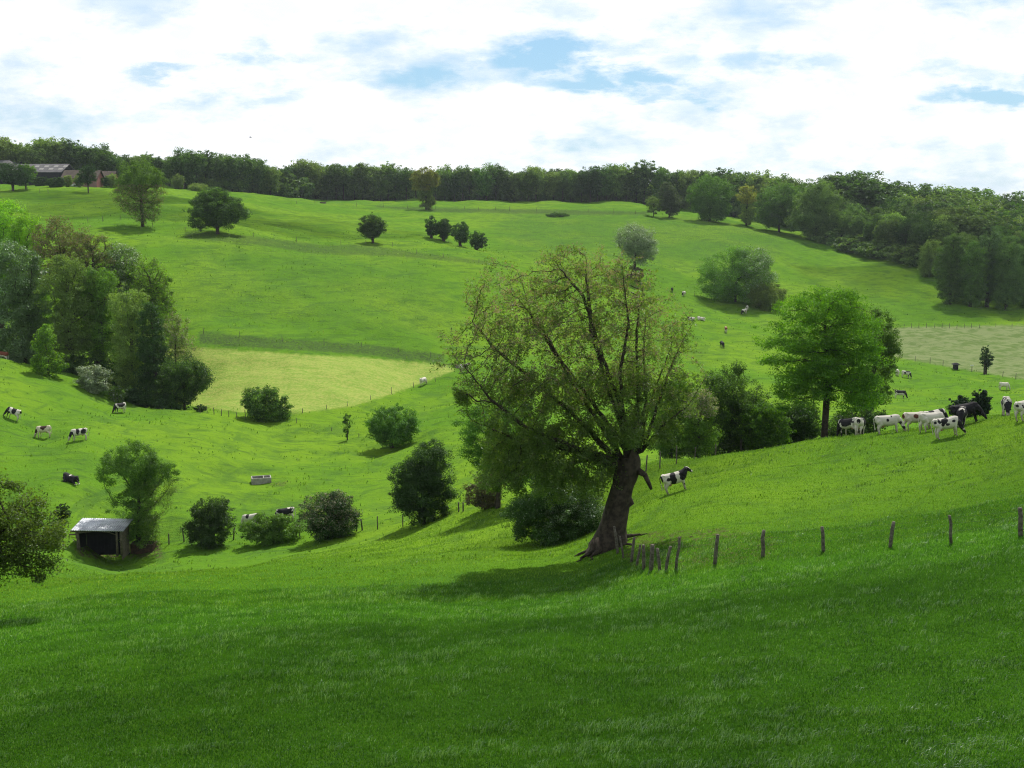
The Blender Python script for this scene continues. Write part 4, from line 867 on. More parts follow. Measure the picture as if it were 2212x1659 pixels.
def trough(px, py, d, L, D, H, rz, label, name='water_trough', mt=None):
    p = at(px, d, py); c = empty(name, (p.x, p.y, p.z - .05), label, 'trough', rz=rz); mt = mt or CONC; t = .10
    b = MB(); b.box(-L / 2, L / 2, 0, t, 0, H); b.box(-L / 2, L / 2, D - t, D, 0, H); b.box(-L / 2, -L / 2 + t, t, D - t, 0, H); b.box(L / 2 - t, L / 2, t, D - t, 0, H); b.box(-L / 2 + t, L / 2 - t, t, D - t, 0, .12); b.build('tank', mt, c)
    b = MB(); b.box(L * .1, L * .1 + .08, t, D - t, .12, H - .01); b.build('divider', mt, c)
    b = MB(); b.box(-L / 2 + t, L * .1, t, D - t, .13, H - .2); b.build('water', WATER, c)
    return c
trough(565, 1046, 111, 2.0, 1.25, .68, R(16), 'square concrete water trough standing in the lower pasture')
trough(992, 795, 185, 2.2, 1.0, .6, R(0), 'pale grey trough behind the left edge of the ash crown')
trough(697, 440, 468, 2.4, 1.0, .7, R(0), 'tiny brown feed trough on the upper field', 'feed_trough', WOODD)
p = at(1566, 470, 425); c = empty('round_bale', (p.x + .0, p.y, p.z), 'black wrapped round bale in the shade of the big rounded tree', 'bale')
BW = mat('bale_wrap', (.03, .03, .035), .35, spec=.5); PALEW = mat('bale_wrap_pale', (.5, .5, .5), .5)
b = MB(); n_ = 20; prof = [(-.75, .6), (-.68, .68), (.68, .68), (.75, .6)]
b.add([(x, r_ * math.cos(k * 6.283 / n_), .68 + r_ * math.sin(k * 6.283 / n_)) for x, r_ in prof for k in range(n_)], [(i * n_ + k, i * n_ + (k + 1) % n_, (i + 1) * n_ + (k + 1) % n_, (i + 1) * n_ + k) for i in range(3) for k in range(n_)] + [tuple(range(n_ - 1, -1, -1)), tuple(3 * n_ + k for k in range(n_))])
b.build('wrap', BW, c, smooth=False).scale = (1.5, 1, 1)
p = at(2063, 222, 797); c = empty('feeder_hut', p, 'small dark roofed feeder on the fence of the pale field', 'feeder')
b = MB(); b.box(-.42, .42, -.35, .35, -.2, .95); b.build('body', DARKW, c); b = MB(); b.add([(-.8, -.6, .95), (.8, -.6, .95), (.8, .6, .95), (-.8, .6, .95), (-.25, -.15, 1.3), (.25, -.15, 1.3), (.25, .15, 1.3), (-.25, .15, 1.3)], [(3, 2, 1, 0), (4, 5, 6, 7), (0, 1, 5, 4), (1, 2, 6, 5), (2, 3, 7, 6), (3, 0, 4, 7)]); b.build('lid', DARKW, c)
p = at(2098, 219, 802); c = empty('marker_post', p, 'thin post with a small white crossbar right of the feeder', 'post')
MB().tube([(0, 0, -.2), (0, 0, 1.15)], .05, 6).build('pole', WOODP, c); b = MB(); b.box(-.35, .35, -.03, .03, 1.15, 1.3); b.build('crossbar', WHITEP, c)

# ------------------------------------------------------------------ fences
WIRE = mat('wire', (.12, .12, .12), .5, metal=.6)
fr = np.random.RandomState(4)
def fence(plist, label, h=1.15, rad=.055, name='wire_fence', wire=True, leans=None):
    """plist: (px,py,d[,height px, top lean px])"""
    P = [at(q_[0], q_[2], q_[1]) for q_ in plist]; root = empty(name, P[0], label, 'fence'); tops = []
    for i, (p, q_) in enumerate(zip(P, plist)):
        hh = (q_[3] * p.y / FPX) if len(q_) > 3 else h * (.85 + .3 * fr.rand()); lean = (q_[4] * p.y / FPX) if len(q_) > 4 else fr.randn() * .05
        o = p - P[0]; rr = rad * (.85 + .35 * fr.rand()) * (q_[5] if len(q_) > 5 else 1); by = fr.randn() * .03; bend = fr.randn() * .012
        t = MB().tube([o + Vector((-lean * .3, -by * .3, -.35)), o + Vector((lean * .15 + bend, 0, hh * .3)), o + Vector((lean * .6 - bend, by * .5, hh * .7)), o + Vector((lean, by, hh)), o + Vector((lean, by, hh + .015))], [rr, rr * 1.05, rr * .98, rr * .93, rr * .6], 7)
        t.build('post', WOODP, root, smooth=True); tops.append((o, lean, by, hh))
    if wire and len(P) > 1:
        w = MB()
        for f in (.45, .72, .93):
            for i in range(len(P) - 1):
                (a, la, ba, ha), (b_, lb, bb, hb) = tops[i], tops[i + 1]; A_ = a + Vector((la * f, ba * f - .06, ha * f)); B_ = b_ + Vector((lb * f, bb * f - .06, hb * f))
                w.tube([A_, (A_ + B_) / 2 - Vector((0, 0, .015 * (A_ - B_).length * .3)), B_], .0025, 3)
        w.build('wire', WIRE, root)
    return root
fence([(1333, 1196, 49.5, 62, -8, .9), (1345, 1206, 48.8, 52, -8, .7), (1364, 1214, 48.2, 56, 5, .9), (1376, 1224, 47.4, 50, 6), (1390, 1231, 46.6, 58, -2, 1.4), (1406, 1233, 46.2, 60, 2, 1.3), (1424, 1233, 45.8, 52, -6, 1.), (1438, 1234, 45.4, 58, 9, 1.3), (1461, 1231, 45, 76, 5, .9), (1544, 1220, 45, 70, 4, 1.1)], 'close-set leaning old wooden posts curving down from the ash trunk', rad=.062)
fence([(1646, 1203, 45, 61, 2, 1.3), (1778, 1192, 44.6, 57, -5), (1922, 1182, 44, 58, 6, 1.1), (2054, 1174, 43, 64, -8), (2204, 1158, 42, 64, -6, 1.2), (2360, 1142, 41, 60)], 'widely spaced wooden posts across the right foreground', rad=.07)
fence([(60, 1172, 96), (135, 1160, 95, 26), (165, 1162, 94, 26), (305, 1180, 92), (365, 1176, 91, 25), (397, 1170, 91, 28), (412, 1172, 91, 12), (504, 1166, 91, 28), (640, 1162, 90.5), (648, 1162, 90.5), (770, 1147, 89, 24), (782, 1146, 89, 26), (815, 1143, 88.5, 30), (870, 1138, 87.5, 26), (990, 1106, 85.5, 22), (1000, 1104, 85.4, 20)], 'fence running through the hedge bushes behind the shelter', rad=0.054)
fence([(432, 892, 147), (447, 893, 148), (462, 895, 148), (478, 898, 148), (494, 900, 148), (512, 904, 148), (530, 903, 148), (653, 892, 151, 10), (705, 884, 154, 10), (750, 876, 156, 10), (800, 864, 160, 10), (845, 852, 165), (893, 838, 172), (940, 826, 180), (1000, 806, 190)], 'fence along the lower edge of the yellow mown field', h=.95, rad=0.043)
fence([(640, 914, 140), (716, 930, 137, 8), (775, 944, 134, 8)], 'few short posts below the corner bush', h=.6, rad=0.043)
fence([(440, 722, 188), (518, 728, 187), (610, 738, 186), (700, 746, 188), (780, 752, 190), (860, 762, 191), (930, 772, 192)], 'fence along the dark bank above the mown field', h=1., rad=0.043)
fence([(190, 482, 278), (222, 478, 278), (260, 474, 277, 9), (330, 492, 266), (400, 500, 264), (548, 512, 265, 9), (640, 522, 272), (736, 528, 290), (790, 527, 298), (848, 532, 300), (900, 548, 278), (957, 556, 275, 9), (1034, 568, 273, 9), (1065, 574, 272)], 'fence along the bank below the lone trees on the upper slope', rad=0.058)
fence([(640, 440, 470), (680, 440, 468), (770, 446, 462, 8), (828, 447, 460, 7), (880, 450, 456), (941, 452, 455, 8), (1003, 452, 453, 7), (1033, 453, 452, 6), (1070, 454, 452), (1100, 455, 450, 9), (1158, 456, 448, 7), (1222, 457, 446, 6), (1270, 459, 444, 7), (1325, 461, 441, 10), (1372, 462, 438, 7), (1430, 465, 432, 6)], 'long fence below the flat upper field and skyline wood', rad=0.065)
fence([(1925, 770, 238), (1945, 775, 236), (1976, 780, 233), (2008, 786, 230), (2036, 791, 227), (2098, 803, 219), (2165, 814, 213), (2193, 819, 211), (2225, 823, 209)], 'fence along the lower edge of the pale grey-green field', rad=0.050)
fence([(1952, 708, 290), (1968, 708, 290), (1984, 708, 290), (2000, 708, 290), (2018, 708, 290), (2034, 708, 290), (2050, 708, 290), (2066, 708, 290), (2082, 708, 290), (2098, 708, 290), (2115, 708, 290), (2150, 707, 290), (2185, 706, 290), (2215, 706, 290)], 'fence along the top of the pale grey-green field', rad=0.058, h=1.1)
fence([(0, 414, 355), (22, 414, 355, 8), (30, 411, 372), (60, 411, 360), (86, 417, 352, 9), (104, 418, 350, 9)], 'short fence among the orchard trees in front of the barn', rad=0.058)
fence([(1395, 1018, 74), (1425, 1012, 76), (1460, 1002, 78.5), (1500, 996, 80), (1545, 990, 81), (1600, 984, 82), (1650, 978, 82)], 'dark posts behind the ridge in the hedge shade', rad=0.050)
fence([(1475, 640, 300), (1500, 640, 300, 8), (1690, 690, 281), (1712, 694, 280)], 'sparse posts beside the dome-shaped thicket', rad=0.050)

# ------------------------------------------------------------------ cows
def loft(rings, n=14):
    """rings: (x, y, z, half-width(y), half-height, tilt) cross-sections; closed solid"""
    V = []; F = []
    for x, y, z, w, h, t in rings:
        for k in range(n):
            a = k * 2 * math.pi / n; V.append((x - math.sin(t) * math.sin(a) * h, y + math.cos(a) * w, z + math.cos(t) * math.sin(a) * h))
    for i in range(len(rings) - 1):
        for k in range(n): F.append((i * n + k, i * n + (k + 1) % n, (i + 1) * n + (k + 1) % n, (i + 1) * n + k))
    F += [tuple(range(n - 1, -1, -1)), tuple((len(rings) - 1) * n + k for k in range(n))]
    return V, F
def chain(mb, pts_, rads, n=10):
    P_ = [Vector(p) for p in pts_]; P2 = []; R2 = []
    for i in range(len(P_) - 1):
        for f in (0, .5): P2.append(P_[i].lerp(P_[i + 1], f)); R2.append(rads[i] * (1 - f) + rads[i + 1] * f)
    P2.append(P_[-1]); R2.append(rads[-1])
    a = (P2[0] - P2[1]).normalized(); b = (P2[-1] - P2[-2]).normalized()
    P2 = [P2[0] + a * R2[0] * .7] + P2 + [P2[-1] + b * R2[-1] * .7]; R2 = [R2[0] * .6] + R2 + [R2[-1] * .6]
    mb.tube(P2, R2, n)
def cow_mesh(pose, turn=0., fat=1., step=0.):
    """body in metres, head towards +x; pose: stand, graze, lie"""
    mb = MB(); lz = -.60 if pose == 'lie' else 0.
    tr = [(-.86, 0, 1.17, .10, .16, 0), (-.82, 0, 1.14, .20, .25, 0), (-.68, 0, 1.09, .27, .32, 0), (-.48, 0, 1.05, .30, .355, 0), (-.22, 0, 1.0, .335, .385, 0), (.05, 0, .97, .36, .40, 0),
          (.30, 0, .97, .345, .395, 0), (.50, 0, 1.0, .29, .385, 0), (.66, 0, 1.03, .23, .345, 0), (.78, 0, 1.07, .17, .26, 0), (.86, 0, 1.10, .10, .17, 0)]
    V, F = loft([(x, y, z + lz + (.04 if pose == 'lie' else 0), w * fat * (1.12 if pose == 'lie' else 1), h, t) for x, y, z, w, h, t in tr]); mb.add(V, F)
    chain(mb, [(-.70, .10, 1.36 + lz), (-.60, .21, 1.33 + lz)], [.07, .06]); chain(mb, [(-.70, -.10, 1.36 + lz), (-.60, -.21, 1.33 + lz)], [.07, .06])
    chain(mb, [(.42, 0, 1.31 + lz), (.66, 0, 1.27 + lz)], [.09, .10])
    ct, st = math.cos(turn), math.sin(turn)
    def hd(x, y, z, px=.72):                       # turn head and neck about the shoulders
        dx = x - px; return (px + dx * ct - y * st, y * ct + dx * st, z + lz)
    if pose == 'graze':
        nk = [(.60, 0, 1.07), (.80, 0, .93), (.93, 0, .72), (1.0, 0, .52)]; nr = [.26, .205, .155, .135]
        h = [(1.0, 0, .50), (1.06, 0, .38), (1.14, 0, .21), (1.18, 0, .11)]; hr = [.135, .125, .085, .078]; ear = (.95, .53); hdx = (.2, -.3)
    else:
        nk = [(.60, 0, 1.11), (.75, 0, 1.22), (.86, 0, 1.33), (.93, 0, 1.40)]; nr = [.30, .24, .18, .14]
        h = [(.94, 0, 1.40), (1.03, 0, 1.33), (1.17, 0, 1.17), (1.25, 0, 1.09)]; hr = [.135, .125, .085, .078]; ear = (.90, 1.46); hdx = (.2, -.15)
    chain(mb, [hd(*p) for p in nk], nr, 12); chain(mb, [hd(*p) for p in h], hr, 12)
    for s_ in (-1, 1):
        chain(mb, [hd(ear[0], s_ * .09, ear[1]), hd(ear[0] - .02, s_ * .19, ear[1] + .0), hd(ear[0] - .03, s_ * .27, ear[1] - .03)], [.035, .05, .025], 8)
    if pose != 'lie':
        for s_ in (-1, 1):
            f = step * s_
            chain(mb, [(.50, s_ * .15, .98), (.52 + f * .1, s_ * .19, .74), (.54 + f * .25, s_ * .18, .43), (.54 + f * .2, s_ * .175, .14), (.57 + f * .2, s_ * .175, .04)], [.16, .105, .058, .042, .055], 10)
            chain(mb, [(-.60, s_ * .15, 1.05), (-.50 - f * .1, s_ * .19, .80), (-.70 - f * .2, s_ * .175, .50), (-.68 - f * .25, s_ * .17, .15), (-.63 - f * .25, s_ * .17, .04)], [.21, .155, .066, .046, .055], 10)
        chain(mb, [(-.42, 0, .72), (-.34, 0, .60)], [.13, .10]); 
        chain(mb, [(-.84, 0, 1.32), (-.94, 0, 1.22), (-.96, 0, .9), (-.95, 0, .62), (-.94, 0, .42)], [.045, .034, .030, .032, .045], 8)
    else:
        for s_ in (-1, 1):
            chain(mb, [(.52, s_ * .20, .34), (.95, s_ * .26, .16), (1.15, s_ * .20, .07), (.95, s_ * .14, .06)], [.13, .085, .055, .055], 8)
            chain(mb, [(-.50, s_ * .26, .40), (-.10, s_ * .42, .18), (-.48, s_ * .46, .09), (-.30, s_ * .5, .06)], [.22, .13, .07, .05], 8)
        chain(mb, [(-.86, 0, .72), (-1.0, .08, .4), (-.98, .2, .08)], [.045, .035, .035], 8)
    me = bpy.data.meshes.new('tmp'); me.from_pydata(mb.v, [], mb.f); o = bpy.data.objects.new('tmp', me); COL.objects.link(o)
    m1 = o.modifiers.new('r', 'REMESH'); m1.mode = 'VOXEL'; m1.voxel_size = .022; m1.use_smooth_shade = True
    m2 = o.modifiers.new('s', 'SMOOTH'); m2.iterations = 4; m2.factor = .5
    dg = bpy.context.evaluated_depsgraph_get(); dg.update()
    r = bpy.data.meshes.new_from_object(o.evaluated_get(dg)); bpy.data.objects.remove(o); bpy.data.meshes.remove(me); r.materials.clear()
    return r
cm = bpy.data.materials.new('cow_coat'); cm.use_nodes = True; nt = cm.node_tree; nt.nodes.clear(); q = G(nt)
b_ = q.n('ShaderNodeBsdfPrincipled'); b_.inputs['Roughness'].default_value = .75; b_.inputs['Specular IOR Level'].default_value = .25
c_ = q.n('ShaderNodeAttribute', attribute_name='coat').outputs['Color']; q.put(b_.inputs[0], c_)
nt.links.new(b_.outputs[0], q.n('ShaderNodeOutputMaterial').inputs[0])
POSES = {}
def vnoise(P_, sc, seed):
    rs = np.random.RandomState(seed); s = 0
    for k in range(9):
        w = rs.randn(3) * sc; s = s + np.sin(P_ @ w + rs.rand() * 6.28)
    return s / 3.
cr_ = np.random.RandomState(8)
HERD = 'cows of the herd grazing the valley'
def cow(px, py, d, head, pose, patches, label, dark=(.012, .011, .014), white=(.55, .515, .45), turn=0., step=0., s=1., black=0., key=None, nz=.10):
    """head: direction the head points, degrees, 0 = photo right, 90 = away; patches: ellipsoids (x,y,z,rx,ry,rz[,'w']) on the body"""
    k = (pose, round(turn, 2), round(step, 2))
    if k not in POSES: POSES[k] = cow_mesh(pose, turn, 1., step)
    me = POSES[k].copy(); n = len(me.vertices); co = np.empty(n * 3, np.float32); me.vertices.foreach_get('co', co); co = co.reshape(-1, 3)
    nzv = vnoise(co, 7., int(px) + 90) * nz + vnoise(co, 17., int(px) + 93) * nz * .5
    f = np.full(n, -1. + 2 * black); patches = [((p_[0] - .17,) + tuple(p_[1:]) if (p_[0] > .95 and pose != 'lie' and key is None) else p_) for p_ in patches]
    for p_ in patches:
        e = np.sqrt((((co - np.array(p_[:3])) / np.array(p_[3:6])) ** 2).sum(1)) + nzv * 1.3
        if len(p_) > 6: f = np.where(e < 1, -1., f)
        else: f = np.where(e < 1, 1., f)
    colr = np.where((f > 0)[:, None], np.array(dark), np.array(white))
    if pose != 'lie': colr = np.where(((co[:, 2] < .07))[:, None], np.array([.03, .025, .02]), colr)
    dirt = np.clip((.62 - co[:, 2]) / .5 + nzv * 2.5, 0, 1) * .55 if pose != 'lie' else np.clip(nzv * 2, 0, .4)
    colr = colr * (1 - dirt[:, None]) + np.minimum(colr, np.array([.20, .15, .09])) * dirt[:, None]
    # pink muzzle and udder
    if pose != 'lie': colr = np.where((np.abs(co[:, 1]) < .16) & (co[:, 2] < .66) & (co[:, 2] > .45) & (np.abs(co[:, 0] + .36) < .13) | False, 1, 0)[:, None] * (np.array([.42, .22, .17]) - colr) * (f <= 0)[:, None] + colr
    a = me.attributes.new('coat', 'FLOAT_COLOR', 'POINT'); a.data.foreach_set('color', np.concatenate([colr, np.ones((n, 1))], 1).astype(np.float32).ravel())
    me.materials.append(cm); me.polygons.foreach_set('use_smooth', [True] * len(me.polygons))
    p = at(px, d, py); o = link('cow', me, None, p); h = R(head); c, s_ = math.cos(h), math.sin(h)
    sl_ = (gz(p.x + c * .7, p.y + s_ * .7) - gz(p.x - c * .7, p.y - s_ * .7)) / 1.4
    o.rotation_euler = (0, -math.atan(sl_), h); o.rotation_mode = 'XYZ'; s *= .94; o.scale = (s, s, s)
    zz = [gz(p.x + c * k_, p.y + s_ * k_) for k_ in (-.65, .55)]; o.location.z = (zz[0] + zz[1]) / 2 - .02
    return tag(o, label, 'cow', HERD)
# the standing cow right of the ash
cow(1463, 1061, 66, 6, 'stand', [(-.90, 0, 1.15, .13, .4, .30), (-.12, 0, 1.02, .25, .6, .50), (-.42, 0, 1.06, .22, .5, .13), (.62, 0, 1.08, .33, .6, .42), (.9, 0, 1.3, .3, .5, .3), (1.1, 0, 1.2, .3, .5, .3),
    (1.08, 0, 1.44, .20, .07, .16, 'w'), (1.28, 0, 1.14, .09, .2, .07, 'w'), (.50, 0, .66, .3, .5, .12, 'w'), (.56, 0, .48, .07, .4, .09), (-.28, 0, 1.42, .12, .3, .10, 'w')], 'black and white cow standing side-on alone right of the thick ash trunk', nz=.07, key=1)
# group on the ridge, right
cow(1835, 942, 74.5, 125, 'graze', [(0, 0, 1.15, .75, .6, .42), (1.1, 0, .6, .5, .5, .6), (-.8, 0, 1.4, .12, .2, .1, 'w')], 'mostly black cow half hidden at the left end of the ridge group', step=.3)
cow(1856, 941, 73.5, 62, 'graze', [(.1, 0, 1.1, .6, .6, .5), (1.1, 0, .6, .5, .5, .65), (-.88, 0, 1.15, .1, .13, .2), (-.55, 0, 1.4, .18, .3, .10, 'w')], 'black and white cow seen from behind on the ridge, left end, head down right', step=.2)
cow(1920, 936, 75.5, -8, 'graze', [(-.15, .3, 1.15, .10, .3, .11), (-.05, -.3, 1.08, .10, .3, .11), (.25, -.3, 1.3, .07, .3, .07), (1.0, 0, .75, .16, .3, .16), (1.2, 0, .35, .14, .3, .14)], 'white cow with two small black spots grazing low behind the ridge edge')
cow(1975, 930, 74.5, 8, 'graze', [(.0, -.3, 1.1, .22, .3, .17), (.3, -.3, 1.02, .10, .3, .12), (-.9, 0, 1.1, .1, .2, .2)], 'white cow with reddish brown side patches on the ridge', dark=(.10, .035, .022), white=(.53, .49, .41), step=.4)
cow(2020, 925, 75.5, 15, 'graze', [(-.3, 0, 1.35, .2, .5, .2), (.5, 0, 1.1, .2, .6, .5), (1.1, 0, .6, .5, .5, .65)], 'black and white cow mostly hidden behind the plain white one on the ridge')
cow(2012, 932, 72.5, 10, 'graze', [], 'plain cream white cow walking in the middle of the ridge group', step=.5, turn=.25)
cow(2047, 943, 70, 0, 'graze', [(-.5, -.3, 1.25, .09, .3, .14), (-.15, -.3, 1.22, .22, .3, .17), (.0, -.2, .98, .14, .3, .10), (-.3, -.3, 1.0, .10, .3, .12), (-.75, -.2, 1.2, .08, .3, .1), (.45, -.3, 1.1, .14, .3, .09), (.9, 0, .95, .2, .4, .30), (1.1, 0, .6, .28, .4, .4), (1.33, 0, .25, .10, .14, .12), (.1, 0, 1.42, .25, .3, .09), (1.25, -.1, .4, .1, .1, .07, 'w')], 'spotted black and white cow grazing in front of the ridge group', nz=.13)
cow(2075, 922, 73, 245, 'graze', [(0, 0, 1.1, .7, .6, .5), (1.1, 0, .6, .5, .5, .65), (.55, 0, 1.4, .16, .4, .16, 'w'), (-.65, 0, 1.4, .2, .25, .14, 'w')], 'black cow with white shoulder patches facing the camera on the ridge', step=.3)
cow(2090, 915, 75, -12, 'graze', [], 'all black cow grazing in front of the dark evergreen bushes', black=1., s=1.08, step=.3)
cow(2172, 898, 74, 250, 'graze', [(.1, 0, 1.1, .6, .6, .5), (1.1, .1, .7, .5, .4, .5), (.48, .0, 1.3, .10, .5, .5, 'w'), (-.5, .3, .9, .3, .3, .4, 'w')], 'black and white cow grazing towards the camera near the right edge')
cow(2222, 905, 70, 10, 'graze', [(-.8, -.2, 1.2, .08, .2, .10), (-.5, -.3, 1.1, .07, .3, .12), (.1, -.3, 1.15, .16, .3, .2)], 'cream white cow cut off by the right edge of the photo', step=.4)
# lower field behind the ridge
cow(1943, 861, 168, -12, 'graze', [(0, 0, 1.2, .9, .6, .40), (1.1, 0, .5, .5, .5, .65), (.1, -.3, .85, .4, .3, .13, 'w')], 'dark cow walking downhill right of the beech crown')
cow(1955, 815, 203, -5, 'graze', [(.2, 0, 1.3, .5, .5, .2), (1.1, 0, .6, .5, .5, .6), (-.3, -.3, 1., .2, .4, .2)], 'small black and white cow below the pale field fence')
cow(1937, 812, 208, 80, 'graze', [(.5, 0, 1.2, .3, .4, .3)], 'tiny pale cow beside the beech twigs left of another cow')
cow(2167, 842, 184, 0, 'graze', [], 'single white cow grazing near the right edge below the narrow tree')
# middle distance
cow(1607, 678, 276, 215, 'graze', [(1.1, 0, .6, .45, .5, .65), (-.1, 0, .9, .25, .5, .3), (.5, 0, .75, .2, .5, .25)], 'white cow with black head on the slope below the dome-shaped thicket')
cow(1613, 671, 281, 70, 'graze', [(-.8, 0, 1.1, .15, .2, .2)], 'white cow standing just behind another on the slope by the thicket')
cow(1567, 718, 248, 85, 'graze', [(-.3, 0, 1.2, .8, .5, .35), (.8, 0, 1., .4, .5, .5)], 'reddish brown and white cow seen from behind on the slope', dark=(.17, .06, .03))
cow(1559, 751, 238, 280, 'graze', [(0, 0, 1., 1.2, .6, .6)], 'small dark cow facing downhill below the reddish brown one', black=1.)
cow(1493, 692, 262, 150, 'lie', [(.8, 0, .9, .5, .4, .5), (0, 0, .5, .2, .6, .3)], 'black and white cow lying at the right edge of the ash crown')
cow(1512, 691, 262, 330, 'lie', [], 'white cow lying right of the black and white one at the ash crown')
cow(1451, 632, 303, 265, 'stand', [(.6, 0, 1., .9, .6, .6)], 'dark cow far off just above the ash crown', black=1.)
cow(1476, 640, 300, 240, 'graze', [(1.1, 0, .6, .3, .5, .4)], 'white cow far off seen through the top twigs of the ash')
cow(914, 832, 178, 62, 'graze', [(-.1, 0, 1., .12, .4, .2)], 'white cow at the fence beside the tip of the mown field')
cow(1005, 802, 182, 20, 'stand', [(.2, 0, 1.1, .4, .6, .4), (1., 0, 1.3, .3, .3, .3)], 'grey and white cow behind the trough at the ash crown', turn=0.)
# near left pasture
cow(26, 905, 122, 172, 'graze', [(-.1, 0, 1.15, .27, .6, .42), (.72, 0, 1.05, .26, .6, .32), (1.1, 0, .6, .45, .5, .65), (.45, 0, .82, .25, .5, .14), (-.9, 0, 1.2, .08, .3, .2), (.05, 0, 1.42, .2, .3, .1)], 'black and white cow grazing nearest the left edge of the pasture', step=.3)
cow(96, 945, 118, 176, 'graze', [(.0, 0, 1.18, .3, .6, .30), (-.3, 0, 1.28, .2, .5, .12), (.95, 0, .85, .25, .5, .27)], 'cream cow with dark brown saddle grazing in the left pasture', dark=(.04, .018, .012), white=(.54, .48, .37), step=.25)
cow(172, 950, 114, 200, 'graze', [(.15, 0, 1.1, .2, .6, .42), (-.5, 0, 1.1, .3, .6, .33), (1.0, 0, .75, .3, .5, .4)], 'black and white patched cow grazing right of the brown-saddled one', step=.25)
cow(259, 892, 138, 235, 'graze', [(.1, 0, 1.2, .7, .6, .4), (1.1, 0, .6, .45, .5, .65), (-.8, -.1, .9, .2, .3, .4, 'w')], 'dark cow grazing head down at the edge of the grove')
cow(151, 1041, 104, -28, 'lie', [(.1, -.1, .80, .10, .2, .10, 'w'), (1.05, 0, .08, .30, .5, .10, 'w')], 'black cow lying down in the left pasture', black=1.)
cow(545, 1141, 95.5, 168, 'graze', [(-.8, 0, 1.1, .2, .5, .4), (.2, 0, 1.2, .2, .5, .3)], 'cow with white back half hidden behind the low hedge bush, left one')
cow(618, 1126, 97.5, 195, 'graze', [(0, 0, 1.1, .8, .6, .5), (-.35, 0, 1.4, .18, .5, .12, 'w'), (1.1, 0, .6, .4, .4, .5)], 'mostly black cow showing above the low hedge bush, right one')
cow(4, 778, 152, 175, 'graze', [(0, 0, 1.15, 1., .6, .35), (1.1, 0, .6, .4, .4, .5)], 'reddish brown cow walking out of the photo at the left edge', dark=(.16, .045, .025), step=.3)
cow(-2, 770, 160, 10, 'graze', [(0, 0, 1.1, .4, .6, .3)], 'grey and white cow just behind the reddish brown one', dark=(.10, .07, .06))
# a far bird over the skyline
bp_ = ray(541, 297); b = MB(); b.tube([(-.3, 0, 0), (-.1, 0, 0), (.15, 0, .02), (.3, 0, 0)], [.02, .07, .06, .02], 6)
for s_ in (-1, 1): b.add([(.1, .03 * s_, .03), (-.12, .03 * s_, .03), (-.15, .4 * s_, .16), (-.02, .75 * s_, .05), (.08, .4 * s_, .17), (.1, .03 * s_, .01), (-.12, .03 * s_, .01), (-.15, .4 * s_, .14), (-.02, .75 * s_, .03), (.08, .4 * s_, .15)],
    [(0, 1, 2, 4), (4, 2, 3), (5, 9, 7, 6), (9, 8, 7), (0, 4, 9, 5), (4, 3, 8, 9), (3, 2, 7, 8), (2, 1, 6, 7)])
tag(b.build('bird', mat('feathers', (.03, .03, .03)), None, (bp_[0] * 260, 260, bp_[1] * 260 + CAMZ)), 'tiny dark bird in the pale sky above the left skyline trees', 'bird')

# ------------------------------------------------------------------ clouds overhead (out of the frame, towards the sun) whose shade lies on the near field
def cloudmat(lo, hi):
    cmx = bpy.data.materials.new('cloud'); cmx.use_nodes = True; nt = cmx.node_tree; nt.nodes.clear(); q = G(nt)
    d_ = q.n('ShaderNodeBsdfDiffuse'); d_.inputs[0].default_value = (.9, .9, .9, 1); tr_ = q.n('ShaderNodeBsdfTransparent'); mx_ = q.n('ShaderNodeMixShader')
    o_ = q.n('ShaderNodeTexCoord').outputs['Object']; q.put(mx_.inputs[0], q.ss(q.noise(o_, .03, 5, .6), lo, hi)); nt.links.new(tr_.outputs[0], mx_.inputs[1]); nt.links.new(d_.outputs[0], mx_.inputs[2]); nt.links.new(mx_.outputs[0], q.n('ShaderNodeOutputMaterial').inputs[0])
    return cmx
def cloud(cx, cy, rx, ry, H, seed, thick_=26., rz=0., lo=.28, hi=.52):
    """a cloud at height H whose shadow is centred on ground point (cx, cy)"""
    bm = bmesh_new = None
    import bmesh
    bm = bmesh.new(); bmesh.ops.create_icosphere(bm, subdivisions=5, radius=1.)
    co = np.array([v.co for v in bm.verts]); n = vnoise(co, 2.2, seed) * .10 + vnoise(co, 5., seed + 1) * .06 + vnoise(co, 11., seed + 2) * .035
    for v, k in zip(bm.verts, n):
        v.co = Vector((v.co.x * rx * (1 + k), v.co.y * ry * (1 + k), v.co.z * thick_ * (1 + 2.5 * k) * (1 if v.co.z > 0 else .45)))
    me = bpy.data.meshes.new('cloud'); bm.to_mesh(me); bm.free(); me.materials.append(cloudmat(lo, hi)); me.polygons.foreach_set('use_smooth', [True] * len(me.polygons))
    z0 = gz(cx, cy); k = (H) / sunv.z
    o = link('cloud', me, None, (cx + sunv.x * k, cy + sunv.y * k, z0 + H)); o.rotation_euler = (0, 0, rz)
    return tag(o, kind='structure')
cloud(0, -31, 110, 80, 420, 3, rz=R(-4), lo=.27, hi=.80)
cloud(36, 66, 32, 20, 460, 17, 10., lo=.36, hi=1.05)
cloud(150, 330, 60, 32, 520, 9, 16., lo=.34, hi=.85)
cloud(-120, 330, 90, 40, 520, 13, 14., lo=.34, hi=.85)

